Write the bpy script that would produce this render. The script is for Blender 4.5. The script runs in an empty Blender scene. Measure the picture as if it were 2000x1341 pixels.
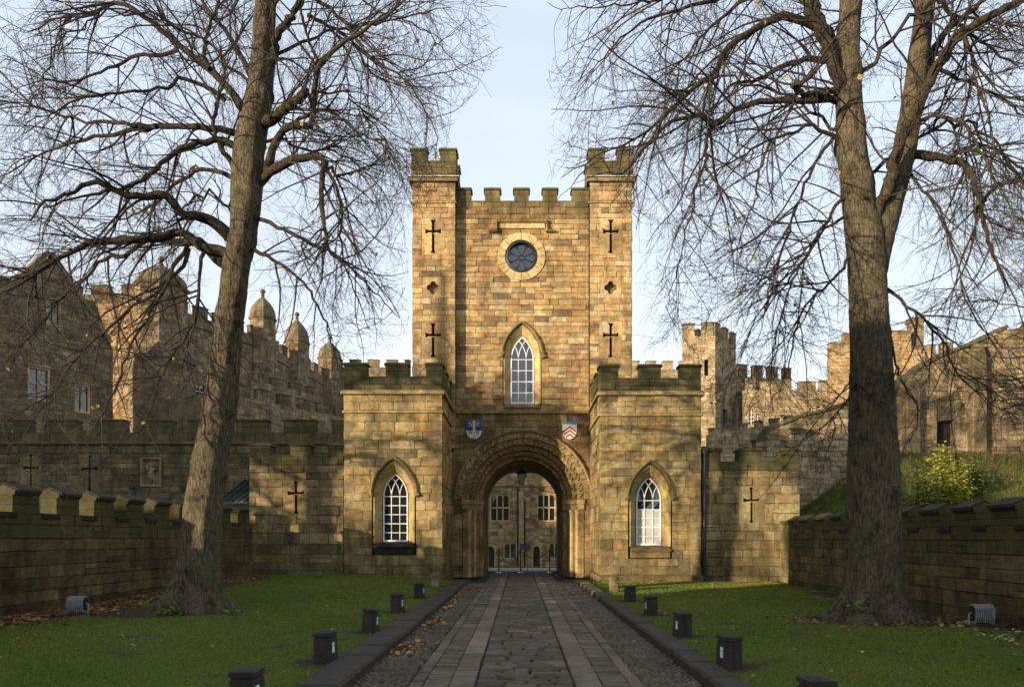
import bpy, math, random
import numpy as np
from mathutils import Vector

# ------------------------------------------------------------------ camera, sky, sun, exposure
scn = bpy.context.scene
COL = scn.collection
FP, CX, CY, CH = 1400.0, 1015.0, 1050.0, 1.7      # focal length (px of a 2000 px wide frame), principal point, eye height
cam_d = bpy.data.cameras.new('camera'); cam = bpy.data.objects.new('camera', cam_d); COL.objects.link(cam)
cam.location = (0, 0, CH); cam.rotation_euler = (math.radians(90), 0, 0)
cam_d.sensor_width = 36; cam_d.lens = 36 * FP / 2000
cam_d.shift_x = -(CX - 1000) / 2000; cam_d.shift_y = (CY - 670.5) / 2000
cam_d.clip_start = 0.1; cam_d.clip_end = 3000
scn.camera = cam

SUN_EL, SUN_AZ = math.radians(9.0), math.radians(52.0)   # azimuth of travel, from +Y towards +X
SDX, SDY = math.sin(SUN_AZ), math.cos(SUN_AZ)
sdir = Vector((SDX * math.cos(SUN_EL), SDY * math.cos(SUN_EL), -math.sin(SUN_EL)))
sun_d = bpy.data.lights.new('sun', 'SUN'); sun_d.energy = 3.7; sun_d.angle = math.radians(0.55); sun_d.color = (1.0, 0.83, 0.62)
sun = bpy.data.objects.new('sun', sun_d); COL.objects.link(sun)
sun.rotation_euler = sdir.to_track_quat('-Z', 'Y').to_euler(); sun.location = (-60, -60, 40)

world = bpy.data.worlds.new('World'); scn.world = world; world.use_nodes = True
wn = world.node_tree; wn.nodes.clear()
wo = wn.nodes.new('ShaderNodeOutputWorld'); wb = wn.nodes.new('ShaderNodeBackground'); sk = wn.nodes.new('ShaderNodeTexSky')
sk.sky_type = 'NISHITA'; sk.sun_disc = False
sk.sun_elevation = SUN_EL; sk.sun_rotation = math.atan2(-SDX, -SDY)
sk.altitude = 50; sk.air_density = 1.0; sk.dust_density = 1.2; sk.ozone_density = 1.2
wb.inputs['Strength'].default_value = 0.15
# a thin veil of high cirrus over the whole sky, whiter towards the horizon
tc_ = wn.nodes.new('ShaderNodeTexCoord'); sp_ = wn.nodes.new('ShaderNodeSeparateXYZ'); wn.links.new(tc_.outputs['Generated'], sp_.inputs[0])
mp_ = wn.nodes.new('ShaderNodeMapping'); mp_.inputs['Scale'].default_value = (1.0, 1.6, 3.5); mp_.inputs['Rotation'].default_value = (0.2, 0.5, 0.3); wn.links.new(tc_.outputs['Generated'], mp_.inputs['Vector'])
nz_ = wn.nodes.new('ShaderNodeTexNoise'); nz_.inputs['Scale'].default_value = 1.6; nz_.inputs['Detail'].default_value = 6; nz_.inputs['Distortion'].default_value = 0.6; wn.links.new(mp_.outputs[0], nz_.inputs['Vector'])
rz_ = wn.nodes.new('ShaderNodeMapRange'); rz_.inputs['From Min'].default_value = 0.0; rz_.inputs['From Max'].default_value = 0.75; wn.links.new(sp_.outputs[2], rz_.inputs['Value'])
vr_ = wn.nodes.new('ShaderNodeValToRGB'); wn.links.new(rz_.outputs[0], vr_.inputs['Fac'])
vr_.color_ramp.elements[0].color = (3.45, 3.58, 3.78, 1); vr_.color_ramp.elements[1].color = (2.25, 2.62, 3.15, 1)
ad_ = wn.nodes.new('ShaderNodeMapRange'); ad_.inputs['From Min'].default_value = 0.35; ad_.inputs['From Max'].default_value = 0.7; ad_.inputs['To Min'].default_value = 0.94; ad_.inputs['To Max'].default_value = 1.12; wn.links.new(nz_.outputs['Fac'], ad_.inputs['Value'])
ml_ = wn.nodes.new('ShaderNodeVectorMath'); ml_.operation = 'SCALE'; wn.links.new(vr_.outputs['Color'], ml_.inputs[0]); wn.links.new(ad_.outputs[0], ml_.inputs['Scale'])
mx_ = wn.nodes.new('ShaderNodeMix'); mx_.data_type = 'RGBA'; mx_.inputs[0].default_value = 0.78
wn.links.new(sk.outputs['Color'], mx_.inputs[6]); wn.links.new(ml_.outputs[0], mx_.inputs[7])
wn.links.new(mx_.outputs[2], wb.inputs['Color']); wn.links.new(wb.outputs[0], wo.inputs['Surface'])
vs = scn.view_settings
vs.view_transform = 'Standard'; vs.look = 'None'; vs.gamma = 1.0; vs.use_curve_mapping = False; vs.exposure = 1.15
scn.cycles.max_bounces = 6; scn.cycles.diffuse_bounces = 3; scn.cycles.transparent_max_bounces = 8
scn.cycles.use_denoising = True

R = random.Random(11)
NR = np.random.default_rng(7)
def P(x, y, D): return ((x - CX) / FP * D, D, CH + (CY - y) / FP * D)
def PX(x, D): return (x - CX) / FP * D
def PZ(y, D): return CH + (CY - y) / FP * D

# ------------------------------------------------------------------ materials
def new_mat(name):
    m = bpy.data.materials.new(name); m.use_nodes = True
    nt = m.node_tree; b = nt.nodes['Principled BSDF']
    return m, nt, b
def N(nt, kind, **kw):
    n = nt.nodes.new(kind)
    for k, v in kw.items():
        if k in n.inputs.keys() if hasattr(n.inputs, 'keys') else False: n.inputs[k].default_value = v
        else: setattr(n, k, v)
    return n
def noise(nt, vec, scale, detail=4, rough=0.6):
    n = nt.nodes.new('ShaderNodeTexNoise'); n.inputs['Scale'].default_value = scale
    n.inputs['Detail'].default_value = detail; n.inputs['Roughness'].default_value = rough
    nt.links.new(vec, n.inputs['Vector']); return n.outputs['Fac']
def ramp(nt, fac, stops):
    r = nt.nodes.new('ShaderNodeValToRGB'); e = r.color_ramp.elements
    while len(e) < len(stops): e.new(0.5)
    for i, (p, c) in enumerate(stops):
        e[i].position = p; e[i].color = (c if len(c) == 4 else (*c, 1)) if not isinstance(c, (int, float)) else (c, c, c, 1)
    nt.links.new(fac, r.inputs['Fac']); return r.outputs['Color']
def mixc(nt, fac, a, b, mode='MIX'):
    m = nt.nodes.new('ShaderNodeMix'); m.data_type = 'RGBA'; m.blend_type = mode
    for sock, v in ((m.inputs[0], fac), (m.inputs[6], a), (m.inputs[7], b)):
        if hasattr(v, 'is_output') or isinstance(v, bpy.types.NodeSocket): nt.links.new(v, sock)
        elif isinstance(v, (int, float)): sock.default_value = v
        else: sock.default_value = (*v, 1)
    return m.outputs[2]
def math_(nt, op, a, b=0.0, clamp=False):
    m = nt.nodes.new('ShaderNodeMath'); m.operation = op; m.use_clamp = clamp
    for i, v in enumerate((a, b)):
        if isinstance(v, bpy.types.NodeSocket): nt.links.new(v, m.inputs[i])
        else: m.inputs[i].default_value = v
    return m.outputs[0]
def posvec(nt, sx=1, sy=1, sz=1):
    g = nt.nodes.new('ShaderNodeNewGeometry'); mp = nt.nodes.new('ShaderNodeMapping')
    mp.inputs['Scale'].default_value = (sx, sy, sz); nt.links.new(g.outputs['Position'], mp.inputs['Vector']); return mp.outputs[0], g
def bump(nt, b, h, strength, dist):
    bp = nt.nodes.new('ShaderNodeBump'); bp.inputs['Strength'].default_value = strength; bp.inputs['Distance'].default_value = dist
    nt.links.new(h, bp.inputs['Height']); nt.links.new(bp.outputs[0], b.inputs['Normal'])

def stone_mat(name, moss_col=(0.085, 0.080, 0.030), grime=0.7, bstr=0.85, bdist=0.028, rough=0.9, veins=0.8, streak=0.6, mot=1.0):
    m, nt, b = new_mat(name)
    v, g = posvec(nt); vb, _ = posvec(nt, 1.0, 1.0, 5.0); vz, _ = posvec(nt, 3.2, 3.2, 0.45)
    at = nt.nodes.new('ShaderNodeAttribute'); at.attribute_name = 'tint'
    n1 = noise(nt, v, 0.9, 6, 0.7); n2 = noise(nt, v, 7, 7, 0.72); n3 = noise(nt, v, 38, 5, 0.75); ns = noise(nt, vz, 1.0, 5, 0.6)
    wv = nt.nodes.new('ShaderNodeTexNoise'); wv.inputs['Scale'].default_value = 1.5; wv.inputs['Detail'].default_value = 6; wv.inputs['Roughness'].default_value = 0.62; wv.inputs['Distortion'].default_value = 1.4
    nt.links.new(vb, wv.inputs['Vector']); nb = wv.outputs['Fac']
    c = mixc(nt, mot, at.outputs['Color'], ramp(nt, n2, [(0.25, 0.50), (0.5, 0.98), (0.8, 1.38)]), 'MULTIPLY')
    c = mixc(nt, veins, c, mixc(nt, 1.0, c, ramp(nt, nb, [(0.30, (0.62, 0.50, 0.40)), (0.46, (1, 0.97, 0.92)), (0.55, (0.92, 0.85, 0.75)), (0.70, (1.30, 1.22, 1.05))]), 'MULTIPLY'))
    c = mixc(nt, 0.8, c, mixc(nt, 1.0, c, ramp(nt, n3, [(0.3, 0.6), (0.65, 1.25)]), 'MULTIPLY'))
    gr = math_(nt, 'MULTIPLY', ramp(nt, n1, [(0.42, 0.0), (0.62, 1.0)]), grime)
    n4 = noise(nt, v, 2.6, 7, 0.75)
    c = mixc(nt, 0.85 * mot, c, mixc(nt, 1.0, c, ramp(nt, n4, [(0.32, (0.50, 0.46, 0.40)), (0.46, (0.95, 0.93, 0.9)), (0.56, (1.05, 1.03, 1.0)), (0.70, (1.35, 1.32, 1.22))]), 'MULTIPLY'))
    c = mixc(nt, gr, c, mixc(nt, 1.0, c, (0.38, 0.35, 0.31), 'MULTIPLY'))
    c = mixc(nt, math_(nt, 'MULTIPLY', ramp(nt, ns, [(0.48, 0.0), (0.68, 1.0)]), streak), c, mixc(nt, 1.0, c, (0.50, 0.47, 0.40), 'MULTIPLY'))
    # moss: on upward faces and where the piece itself is marked mossy (alpha of the tint)
    sp = nt.nodes.new('ShaderNodeSeparateXYZ'); nt.links.new(g.outputs['Normal'], sp.inputs[0])
    up = math_(nt, 'MULTIPLY', math_(nt, 'MAXIMUM', sp.outputs[2], 0.0), 0.35)
    mo = math_(nt, 'ADD', math_(nt, 'MULTIPLY', at.outputs['Alpha'], 1.0), up)
    nm = math_(nt, 'ADD', math_(nt, 'MULTIPLY', n1, 0.5), math_(nt, 'MULTIPLY', n2, 0.5))
    mf = ramp(nt, math_(nt, 'ADD', math_(nt, 'MULTIPLY', mo, 0.28), nm), [(0.60, 0.0), (0.80, 0.85)])
    mc = mixc(nt, ramp(nt, n3, [(0.35, 0.0), (0.65, 1.0)]), tuple(x * .45 for x in moss_col), tuple(x * 1.3 for x in moss_col))
    dk = mixc(nt, math_(nt, 'MULTIPLY', mo, ramp(nt, ns, [(0.40, 0.15), (0.58, 0.75)])), c, mixc(nt, 1.0, c, (0.36, 0.34, 0.27), 'MULTIPLY'))
    c = mixc(nt, math_(nt, 'MULTIPLY', mf, ramp(nt, mo, [(0.02, 0.0), (0.2, 1.0)])), dk, mc)
    nt.links.new(c, b.inputs['Base Color']); b.inputs['Roughness'].default_value = rough
    b.inputs['Specular IOR Level'].default_value = 0.2
    h = math_(nt, 'ADD', math_(nt, 'MULTIPLY', n2, 0.7), math_(nt, 'ADD', math_(nt, 'MULTIPLY', n3, 0.3), math_(nt, 'MULTIPLY', nb, 0.5)))
    bump(nt, b, h, bstr, bdist)
    return m
def plain_mat(name, col, rough=0.6, metal=0.0, var=0.25, scale=8, bs=0.15, bd=0.005, stretch=(1, 1, 1), col2=None):
    m, nt, b = new_mat(name); v, g = posvec(nt, *stretch)
    n1 = noise(nt, v, scale, 5, 0.6)
    c2 = col2 or tuple(x * (1 - var) for x in col)
    c = mixc(nt, ramp(nt, n1, [(0.35, 0.0), (0.65, 1.0)]), c2, tuple(min(1, x * (1 + var * 0.5)) for x in col))
    nt.links.new(c, b.inputs['Base Color']); b.inputs['Roughness'].default_value = rough; b.inputs['Metallic'].default_value = metal
    bump(nt, b, n1, bs, bd); return m
def tint_mat(name, rough=0.8, trans=0.0):
    m, nt, b = new_mat(name)
    at = nt.nodes.new('ShaderNodeAttribute'); at.attribute_name = 'tint'
    nt.links.new(at.outputs['Color'], b.inputs['Base Color']); b.inputs['Roughness'].default_value = rough
    b.inputs['Specular IOR Level'].default_value = 0.2
    if trans:
        t = nt.nodes.new('ShaderNodeBsdfTranslucent'); nt.links.new(at.outputs['Color'], t.inputs['Color'])
        mx = nt.nodes.new('ShaderNodeMixShader'); mx.inputs[0].default_value = trans
        nt.links.new(b.outputs[0], mx.inputs[1]); nt.links.new(t.outputs[0], mx.inputs[2])
        nt.links.new(mx.outputs[0], nt.nodes['Material Output'].inputs['Surface'])
    return m
def bark_mat(name='bark', k=0.80):
    m, nt, b = new_mat(name); v, g = posvec(nt, 1, 1, 0.22); v2, _ = posvec(nt)
    n1 = noise(nt, v, 26, 6, 0.7); n2 = noise(nt, v2, 1.6, 4, 0.6); n3 = noise(nt, v2, 7, 5, 0.65)
    c = mixc(nt, ramp(nt, n1, [(0.35, 0.0), (0.62, 1.0)]), (0.040, 0.030, 0.020), (0.24, 0.185, 0.12))
    c = mixc(nt, math_(nt, 'MULTIPLY', ramp(nt, n2, [(0.45, 0.0), (0.7, 1.0)]), 0.75), c, mixc(nt, n3, (0.07, 0.075, 0.025), (0.17, 0.16, 0.07)))
    c = mixc(nt, ramp(nt, n3, [(0.3, 0.5), (0.45, 0.0)]), c, (0.03, 0.024, 0.018))
    n5 = noise(nt, v2, 3.4, 6, 0.7); c = mixc(nt, 1.0, c, ramp(nt, n5, [(0.36, (0.42, 0.40, 0.38)), (0.47, (1, 1, 1)), (0.62, (1.12, 1.1, 1.05))]), 'MULTIPLY')
    c = mixc(nt, 1.0, c, (k, k, k), 'MULTIPLY')
    nt.links.new(c, b.inputs['Base Color']); b.inputs['Roughness'].default_value = 0.95; b.inputs['Specular IOR Level'].default_value = 0.15
    bump(nt, b, math_(nt, 'ADD', n1, math_(nt, 'MULTIPLY', n3, 1.0)), 1.0, 0.07); return m
def lawn_mat():
    m, nt, b = new_mat('lawn_turf'); v, g = posvec(nt)
    at = nt.nodes.new('ShaderNodeAttribute'); at.attribute_name = 'tint'
    n1 = noise(nt, v, 0.7, 5, 0.6); n2 = noise(nt, v, 30, 5, 0.7)
    c = mixc(nt, n1, (0.060, 0.095, 0.012), (0.11, 0.135, 0.022))
    c = mixc(nt, ramp(nt, n2, [(0.3, 0.6), (0.6, 0.0)]), c, (0.03, 0.035, 0.012))
    so = mixc(nt, n2, (0.035, 0.025, 0.016), (0.075, 0.055, 0.036))
    c = mixc(nt, ramp(nt, math_(nt, 'ADD', at.outputs['Alpha'], math_(nt, 'MULTIPLY', math_(nt, 'SUBTRACT', noise(nt, v, 3.2), 0.5), 0.9)), [(0.42, 0.0), (0.6, 1.0)]), c, so)
    nt.links.new(c, b.inputs['Base Color']); b.inputs['Roughness'].default_value = 1.0; b.inputs['Specular IOR Level'].default_value = 0.1
    bump(nt, b, n2, 0.8, 0.03); return m
def glass_mat():
    m, nt, b = new_mat('window_glass'); v, g = posvec(nt)
    b.inputs['Base Color'].default_value = (0.012, 0.014, 0.017, 1); b.inputs['Roughness'].default_value = 0.06
    b.inputs['IOR'].default_value = 1.7; b.inputs['Specular IOR Level'].default_value = 0.8
    bump(nt, b, noise(nt, v, 2.5, 2), 0.12, 0.02); return m

M_STONE = stone_mat('weathered_sandstone')
M_TRIM = stone_mat('carved_sandstone', veins=0.4, bstr=0.45, bdist=0.014, grime=0.55, streak=0.45)
M_PAVE = stone_mat('paving_stone', moss_col=(0.05, 0.05, 0.03), grime=0.45, bstr=0.35, bdist=0.006, rough=0.75, veins=0.15, streak=0.0, mot=0.35)
M_MORTAR = stone_mat('lime_mortar', grime=0.6, veins=0.1)
M_BARK = bark_mat(); M_LIMB = bark_mat('limb_bark', 0.45); M_LAWN = lawn_mat(); M_GLASS = glass_mat()
M_TWIG = plain_mat('twig_bark', (0.040, 0.028, 0.021), 0.9, var=0.4, scale=3)
M_GRASS = tint_mat('grass_blade', 0.7, 0.25); M_LEAF = tint_mat('leaf', 0.75, 0.3); M_LITTER = tint_mat('dead_leaf', 0.85)
M_SOIL = plain_mat('soil', (0.05, 0.036, 0.024), 1.0, scale=12, bs=0.9, bd=0.04)
M_WOOD = plain_mat('black_timber', (0.034, 0.026, 0.020), 0.92, var=0.5, scale=14, bs=0.5, bd=0.006, stretch=(1, 1, 0.12))
M_WHITE = plain_mat('white_paint', (0.78, 0.77, 0.72), 0.45, var=0.08)
M_BLIND = plain_mat('white_blind', (0.46, 0.45, 0.41), 0.8, var=0.12, scale=3)
M_IRON = plain_mat('black_iron', (0.018, 0.018, 0.02), 0.5, var=0.3)
M_LEAD = plain_mat('lead_sheet', (0.42, 0.44, 0.44), 0.55, var=0.3, scale=5)
M_SLATE = stone_mat('stone_slate', grime=0.5)
M_DARK = plain_mat('dark_interior', (0.012, 0.011, 0.010), 0.9)
M_SILL = stone_mat('sooty_stone', grime=0.3, veins=0.1)
M_STEEL = plain_mat('brushed_steel', (0.45, 0.44, 0.42), 0.35, metal=0.9, var=0.15)
M_GREY = plain_mat('grey_metal', (0.32, 0.31, 0.30), 0.55, var=0.35, scale=10)
M_FROST = plain_mat('frosted_pane', (0.55, 0.56, 0.52), 0.4, var=0.1)
M_REFL = plain_mat('reflective_tape', (0.75, 0.76, 0.8), 0.4, var=0.05)
M_SIGN = plain_mat('sign_face', (0.12, 0.15, 0.22), 0.5, var=0.1)
M_PICNIC = plain_mat('red_brown_timber', (0.09, 0.03, 0.02), 0.7)
M_ROPE = plain_mat('dark_red_rope', (0.07, 0.02, 0.02), 0.9)
M_PAINT = tint_mat('heraldic_paint', 0.5)
M_GROUND = plain_mat('ground_earth', (0.10, 0.095, 0.07), 0.95, scale=0.8, var=0.4)
M_ASPHALT = plain_mat('courtyard_gravel', (0.21, 0.195, 0.17), 0.95, scale=6, var=0.25)

# ------------------------------------------------------------------ mesh building
def tag(o, label=None, cat=None, group=None, kind=None):
    if label: o['label'] = label
    if cat: o['category'] = cat
    if group: o['group'] = group
    if kind: o['kind'] = kind
    return o
def empty(name, loc, label=None, cat=None, group=None, kind=None):
    o = bpy.data.objects.new(name, None); COL.objects.link(o); o.location = loc; o.empty_display_size = 0.3
    return tag(o, label, cat, group, kind)
def wloc(o):
    v = Vector((0, 0, 0))
    while o is not None: v += o.location; o = o.parent
    return v
def link(name, me, parent=None, at=None, kind=None):
    o = bpy.data.objects.new(name, me); COL.objects.link(o)
    if parent is not None: o.parent = parent
    o.location = Vector(at if at is not None else (0, 0, 0)) - (wloc(parent) if parent is not None else Vector((0, 0, 0)))
    if kind: o['kind'] = kind
    return o
class MB:
    def __init__(s): s.v = []; s.f = []; s.t = []; s.tint = (0.4, 0.3, 0.18, 0.0)
    def add(s, vs, fs, tint=None):
        n = len(s.v); s.v.extend(vs); s.f.extend([tuple(i + n for i in f) for f in fs]); s.t.extend([tint or s.tint] * len(vs))
    def box(s, x0, x1, y0, y1, z0, z1, tint=None, b=0.0):
        if b <= 0:
            vs = [(x, y, z) for z in (z0, z1) for y in (y0, y1) for x in (x0, x1)]
            s.add(vs, [(0, 2, 3, 1), (4, 5, 7, 6), (0, 1, 5, 4), (1, 3, 7, 5), (3, 2, 6, 7), (2, 0, 4, 6)], tint)
        else:   # top and vertical edges chamfered
            b = min(b, (x1 - x0) / 3, (y1 - y0) / 3, (z1 - z0) / 2)
            ring = lambda i, z: [(x0 + i, y0, z), (x1 - i, y0, z), (x1, y0 + i, z), (x1, y1 - i, z), (x1 - i, y1, z), (x0 + i, y1, z), (x0, y1 - i, z), (x0, y0 + i, z)]
            r2 = [(min(max(x, x0 + b), x1 - b), min(max(y, y0 + b), y1 - b), z1) for x, y, z in ring(b, z1)]
            r2 = [(x0 + b, y0 + b, z1), (x1 - b, y0 + b, z1), (x1 - b, y1 - b, z1), (x0 + b, y1 - b, z1)]
            A = ring(b, z0); B = ring(b, z1 - b); vs = A + B + r2
            fs = [(i, (i + 1) % 8, 8 + (i + 1) % 8, 8 + i) for i in range(8)] + [(16, 17, 18, 19), tuple(range(7, -1, -1))]
            fs += [(8, 9, 17, 16), (9, 10, 17), (10, 11, 18, 17), (11, 12, 18), (12, 13, 19, 18), (13, 14, 19), (14, 15, 16, 19), (15, 8, 16)]
            s.add(vs, fs, tint)
    def prism(s, fr, poly, n0, n1, tint=None, bev=0.0, tilt=None):
        """poly in wall coordinates (u, v), extruded from n0 (back) to n1 (front)."""
        k = len(poly); vs = [fr(u, v, n0) for u, v in poly]
        if bev > 0:
            cu = sum(p[0] for p in poly) / k; cv = sum(p[1] for p in poly) / k
            hu = max(abs(p[0] - cu) for p in poly) + 1e-6; hv = max(abs(p[1] - cv) for p in poly) + 1e-6
            fu = max(0.5, 1 - bev / hu); fv = max(0.5, 1 - bev / hv)
            vs += [fr(u, v, n1 - bev) for u, v in poly] + [fr(cu + (u - cu) * fu, cv + (v - cv) * fv, n1 + (0 if tilt is None else max(-bev * .9, tilt[0] * (u - cu) + tilt[1] * (v - cv)))) for u, v in poly]
            L = 3
        else: vs += [fr(u, v, n1) for u, v in poly]; L = 2
        fs = []
        for l in range(L - 1): fs += [(l * k + i, l * k + (i + 1) % k, (l + 1) * k + (i + 1) % k, (l + 1) * k + i) for i in range(k)]
        fs.append(tuple((L - 1) * k + i for i in range(k))); fs.append(tuple(range(k - 1, -1, -1)))
        s.add(vs, fs, tint)
    def tube(s, pts, rad, sides=6, tint=None, cap=True):
        pts = [Vector(p) for p in pts]; rad = rad if hasattr(rad, '__len__') else [rad] * len(pts); vs = []
        for i, p in enumerate(pts):
            d = (pts[min(i + 1, len(pts) - 1)] - pts[max(i - 1, 0)]).normalized()
            a = Vector((0, 0, 1)) if abs(d.z) < 0.9 else Vector((1, 0, 0)); e1 = d.cross(a).normalized(); e2 = d.cross(e1)
            for j in range(sides):
                t = 2 * math.pi * j / sides; vs.append(tuple(p + (e1 * math.cos(t) + e2 * math.sin(t)) * rad[i]))
        fs = [(i * sides + j, i * sides + (j + 1) % sides, (i + 1) * sides + (j + 1) % sides, (i + 1) * sides + j) for i in range(len(pts) - 1) for j in range(sides)]
        if cap: fs += [tuple(range(sides - 1, -1, -1)), tuple((len(pts) - 1) * sides + j for j in range(sides))]
        s.add(vs, fs, tint)
    def lathe(s, c, prof, sides=12, tint=None, rot=0.0):
        vs = []
        for r, z in prof:
            for j in range(sides):
                t = 2 * math.pi * j / sides + rot; vs.append((c[0] + r * math.cos(t), c[1] + r * math.sin(t), c[2] + z))
        n = len(prof)
        fs = [(i * sides + j, i * sides + (j + 1) % sides, (i + 1) * sides + (j + 1) % sides, (i + 1) * sides + j) for i in range(n - 1) for j in range(sides)]
        fs += [tuple(range(sides - 1, -1, -1)), tuple((n - 1) * sides + j for j in range(sides))]
        s.add(vs, fs, tint)
    def mesh(s, name, mat, at=None, smooth=False):
        me = bpy.data.meshes.new(name)
        if at is not None: vs = [(x - at[0], y - at[1], z - at[2]) for x, y, z in s.v]
        else: vs = s.v
        me.from_pydata(vs, [], s.f)
        a = me.attributes.new('tint', 'FLOAT_COLOR', 'POINT')
        a.data.foreach_set('color', np.array([t if len(t) == 4 else (*t, 0.0) for t in s.t], dtype=np.float32).ravel())
        me.materials.append(mat)
        if smooth: me.polygons.foreach_set('use_smooth', [True] * len(me.polygons))
        me.update(); return me
    def build(s, name, mat, parent=None, smooth=False, kind=None, label=None, at=None):
        if not s.v: return None
        if at is None:
            if parent is not None: at = wloc(parent)
            else:
                xs = [v[0] for v in s.v]; ys = [v[1] for v in s.v]; zs = [v[2] for v in s.v]
                at = ((min(xs) + max(xs)) / 2, (min(ys) + max(ys)) / 2, min(zs))
        o = link(name, s.mesh(name, mat, at, smooth), parent, at, kind)
        if label: o['label'] = label
        return o
def frame(O, U, Nn):
    U = Vector(U).normalized(); Nn = Vector(Nn).normalized(); O = Vector(O)
    ox, oy, oz = O; ux, uy, uz = U; nx, ny, nz = Nn
    def f(u, v, n): return (ox + u * ux + n * nx, oy + u * uy + n * ny, oz + v + n * nz + u * uz)
    return f
def np_mesh(name, V, F, tint, mat, smooth=False):
    """V (n,3), F (m,k) all with k corners."""
    me = bpy.data.meshes.new(name); V = np.asarray(V, np.float32); F = np.asarray(F, np.int32); k = F.shape[1]
    me.vertices.add(len(V)); me.vertices.foreach_set('co', V.ravel())
    me.loops.add(F.size); me.loops.foreach_set('vertex_index', F.ravel())
    me.polygons.add(len(F)); me.polygons.foreach_set('loop_start', np.arange(0, F.size, k, dtype=np.int32))
    if smooth: me.polygons.foreach_set('use_smooth', np.ones(len(F), bool))
    if tint is not None:
        a = me.attributes.new('tint', 'FLOAT_COLOR', 'POINT'); a.data.foreach_set('color', np.asarray(tint, np.float32).ravel())
    me.materials.append(mat); me.update(calc_edges=True); return me

# ------------------------------------------------------------------ masonry
PAL = {
 'tower': [((.56, .385, .165), 5), ((.50, .32, .13), 5), ((.44, .27, .12), 3), ((.60, .46, .25), 2), ((.30, .20, .11), 1.6), ((.46, .27, .12), 1.2), ((.36, .27, .16), 1.2), ((.22, .15, .10), .7)],
 'turret': [((.47, .35, .16), 5), ((.42, .31, .14), 4), ((.36, .27, .13), 3), ((.50, .38, .20), 2), ((.27, .20, .12), 1.6), ((.32, .25, .15), 2), ((.45, .29, .12), 1.5)],
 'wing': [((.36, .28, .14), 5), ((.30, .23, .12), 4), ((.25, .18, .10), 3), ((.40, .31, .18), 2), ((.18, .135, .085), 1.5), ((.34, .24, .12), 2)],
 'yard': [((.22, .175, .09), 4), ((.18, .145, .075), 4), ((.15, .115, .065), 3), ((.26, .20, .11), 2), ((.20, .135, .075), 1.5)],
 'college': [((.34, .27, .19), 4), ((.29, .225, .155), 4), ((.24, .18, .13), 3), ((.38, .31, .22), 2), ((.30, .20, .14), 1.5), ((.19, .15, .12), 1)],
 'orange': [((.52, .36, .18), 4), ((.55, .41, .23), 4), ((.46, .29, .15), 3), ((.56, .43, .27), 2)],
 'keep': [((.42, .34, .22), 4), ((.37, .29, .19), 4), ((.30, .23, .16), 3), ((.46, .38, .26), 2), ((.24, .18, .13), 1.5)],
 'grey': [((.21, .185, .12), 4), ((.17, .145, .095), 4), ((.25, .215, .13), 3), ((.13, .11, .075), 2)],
 'dark': [((.12, .10, .085), 4), ((.10, .085, .07), 4), ((.15, .125, .10), 3)],  # stones coloured dark for the shade on the far battlement
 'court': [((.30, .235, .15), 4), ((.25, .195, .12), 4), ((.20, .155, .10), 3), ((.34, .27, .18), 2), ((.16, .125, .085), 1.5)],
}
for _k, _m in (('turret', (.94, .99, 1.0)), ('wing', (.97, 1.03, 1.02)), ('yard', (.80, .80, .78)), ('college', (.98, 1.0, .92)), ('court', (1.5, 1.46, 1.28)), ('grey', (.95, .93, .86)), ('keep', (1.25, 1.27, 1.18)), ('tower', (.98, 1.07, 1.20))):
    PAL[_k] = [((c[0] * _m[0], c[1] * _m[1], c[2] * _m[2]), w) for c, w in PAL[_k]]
PALM = {k: tuple(sum(c[i] * w for c, w in v) / sum(w for _, w in v) for i in range(3)) for k, v in PAL.items()}
def pal(kind, moss=0.0, k=1.0):
    P_ = PAL[kind]; tot = sum(w for _, w in P_); r = R.random() * tot
    for c, w in P_:
        r -= w
        if r <= 0: break
    j = R.uniform(0.86, 1.14) * k; q = PALM[kind]; f = R.uniform(0, .3); c = tuple(a * (1 - f) + b * f for a, b in zip(c, q))
    return (c[0] * j * R.uniform(.96, 1.04), c[1] * j, c[2] * j * R.uniform(.93, 1.07), max(0.0, min(1.0, moss)))
def tone(kind, k=1.0, moss=0.0):
    c = PAL[kind][0][0]; return (c[0] * k, c[1] * k, c[2] * k, moss)

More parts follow.
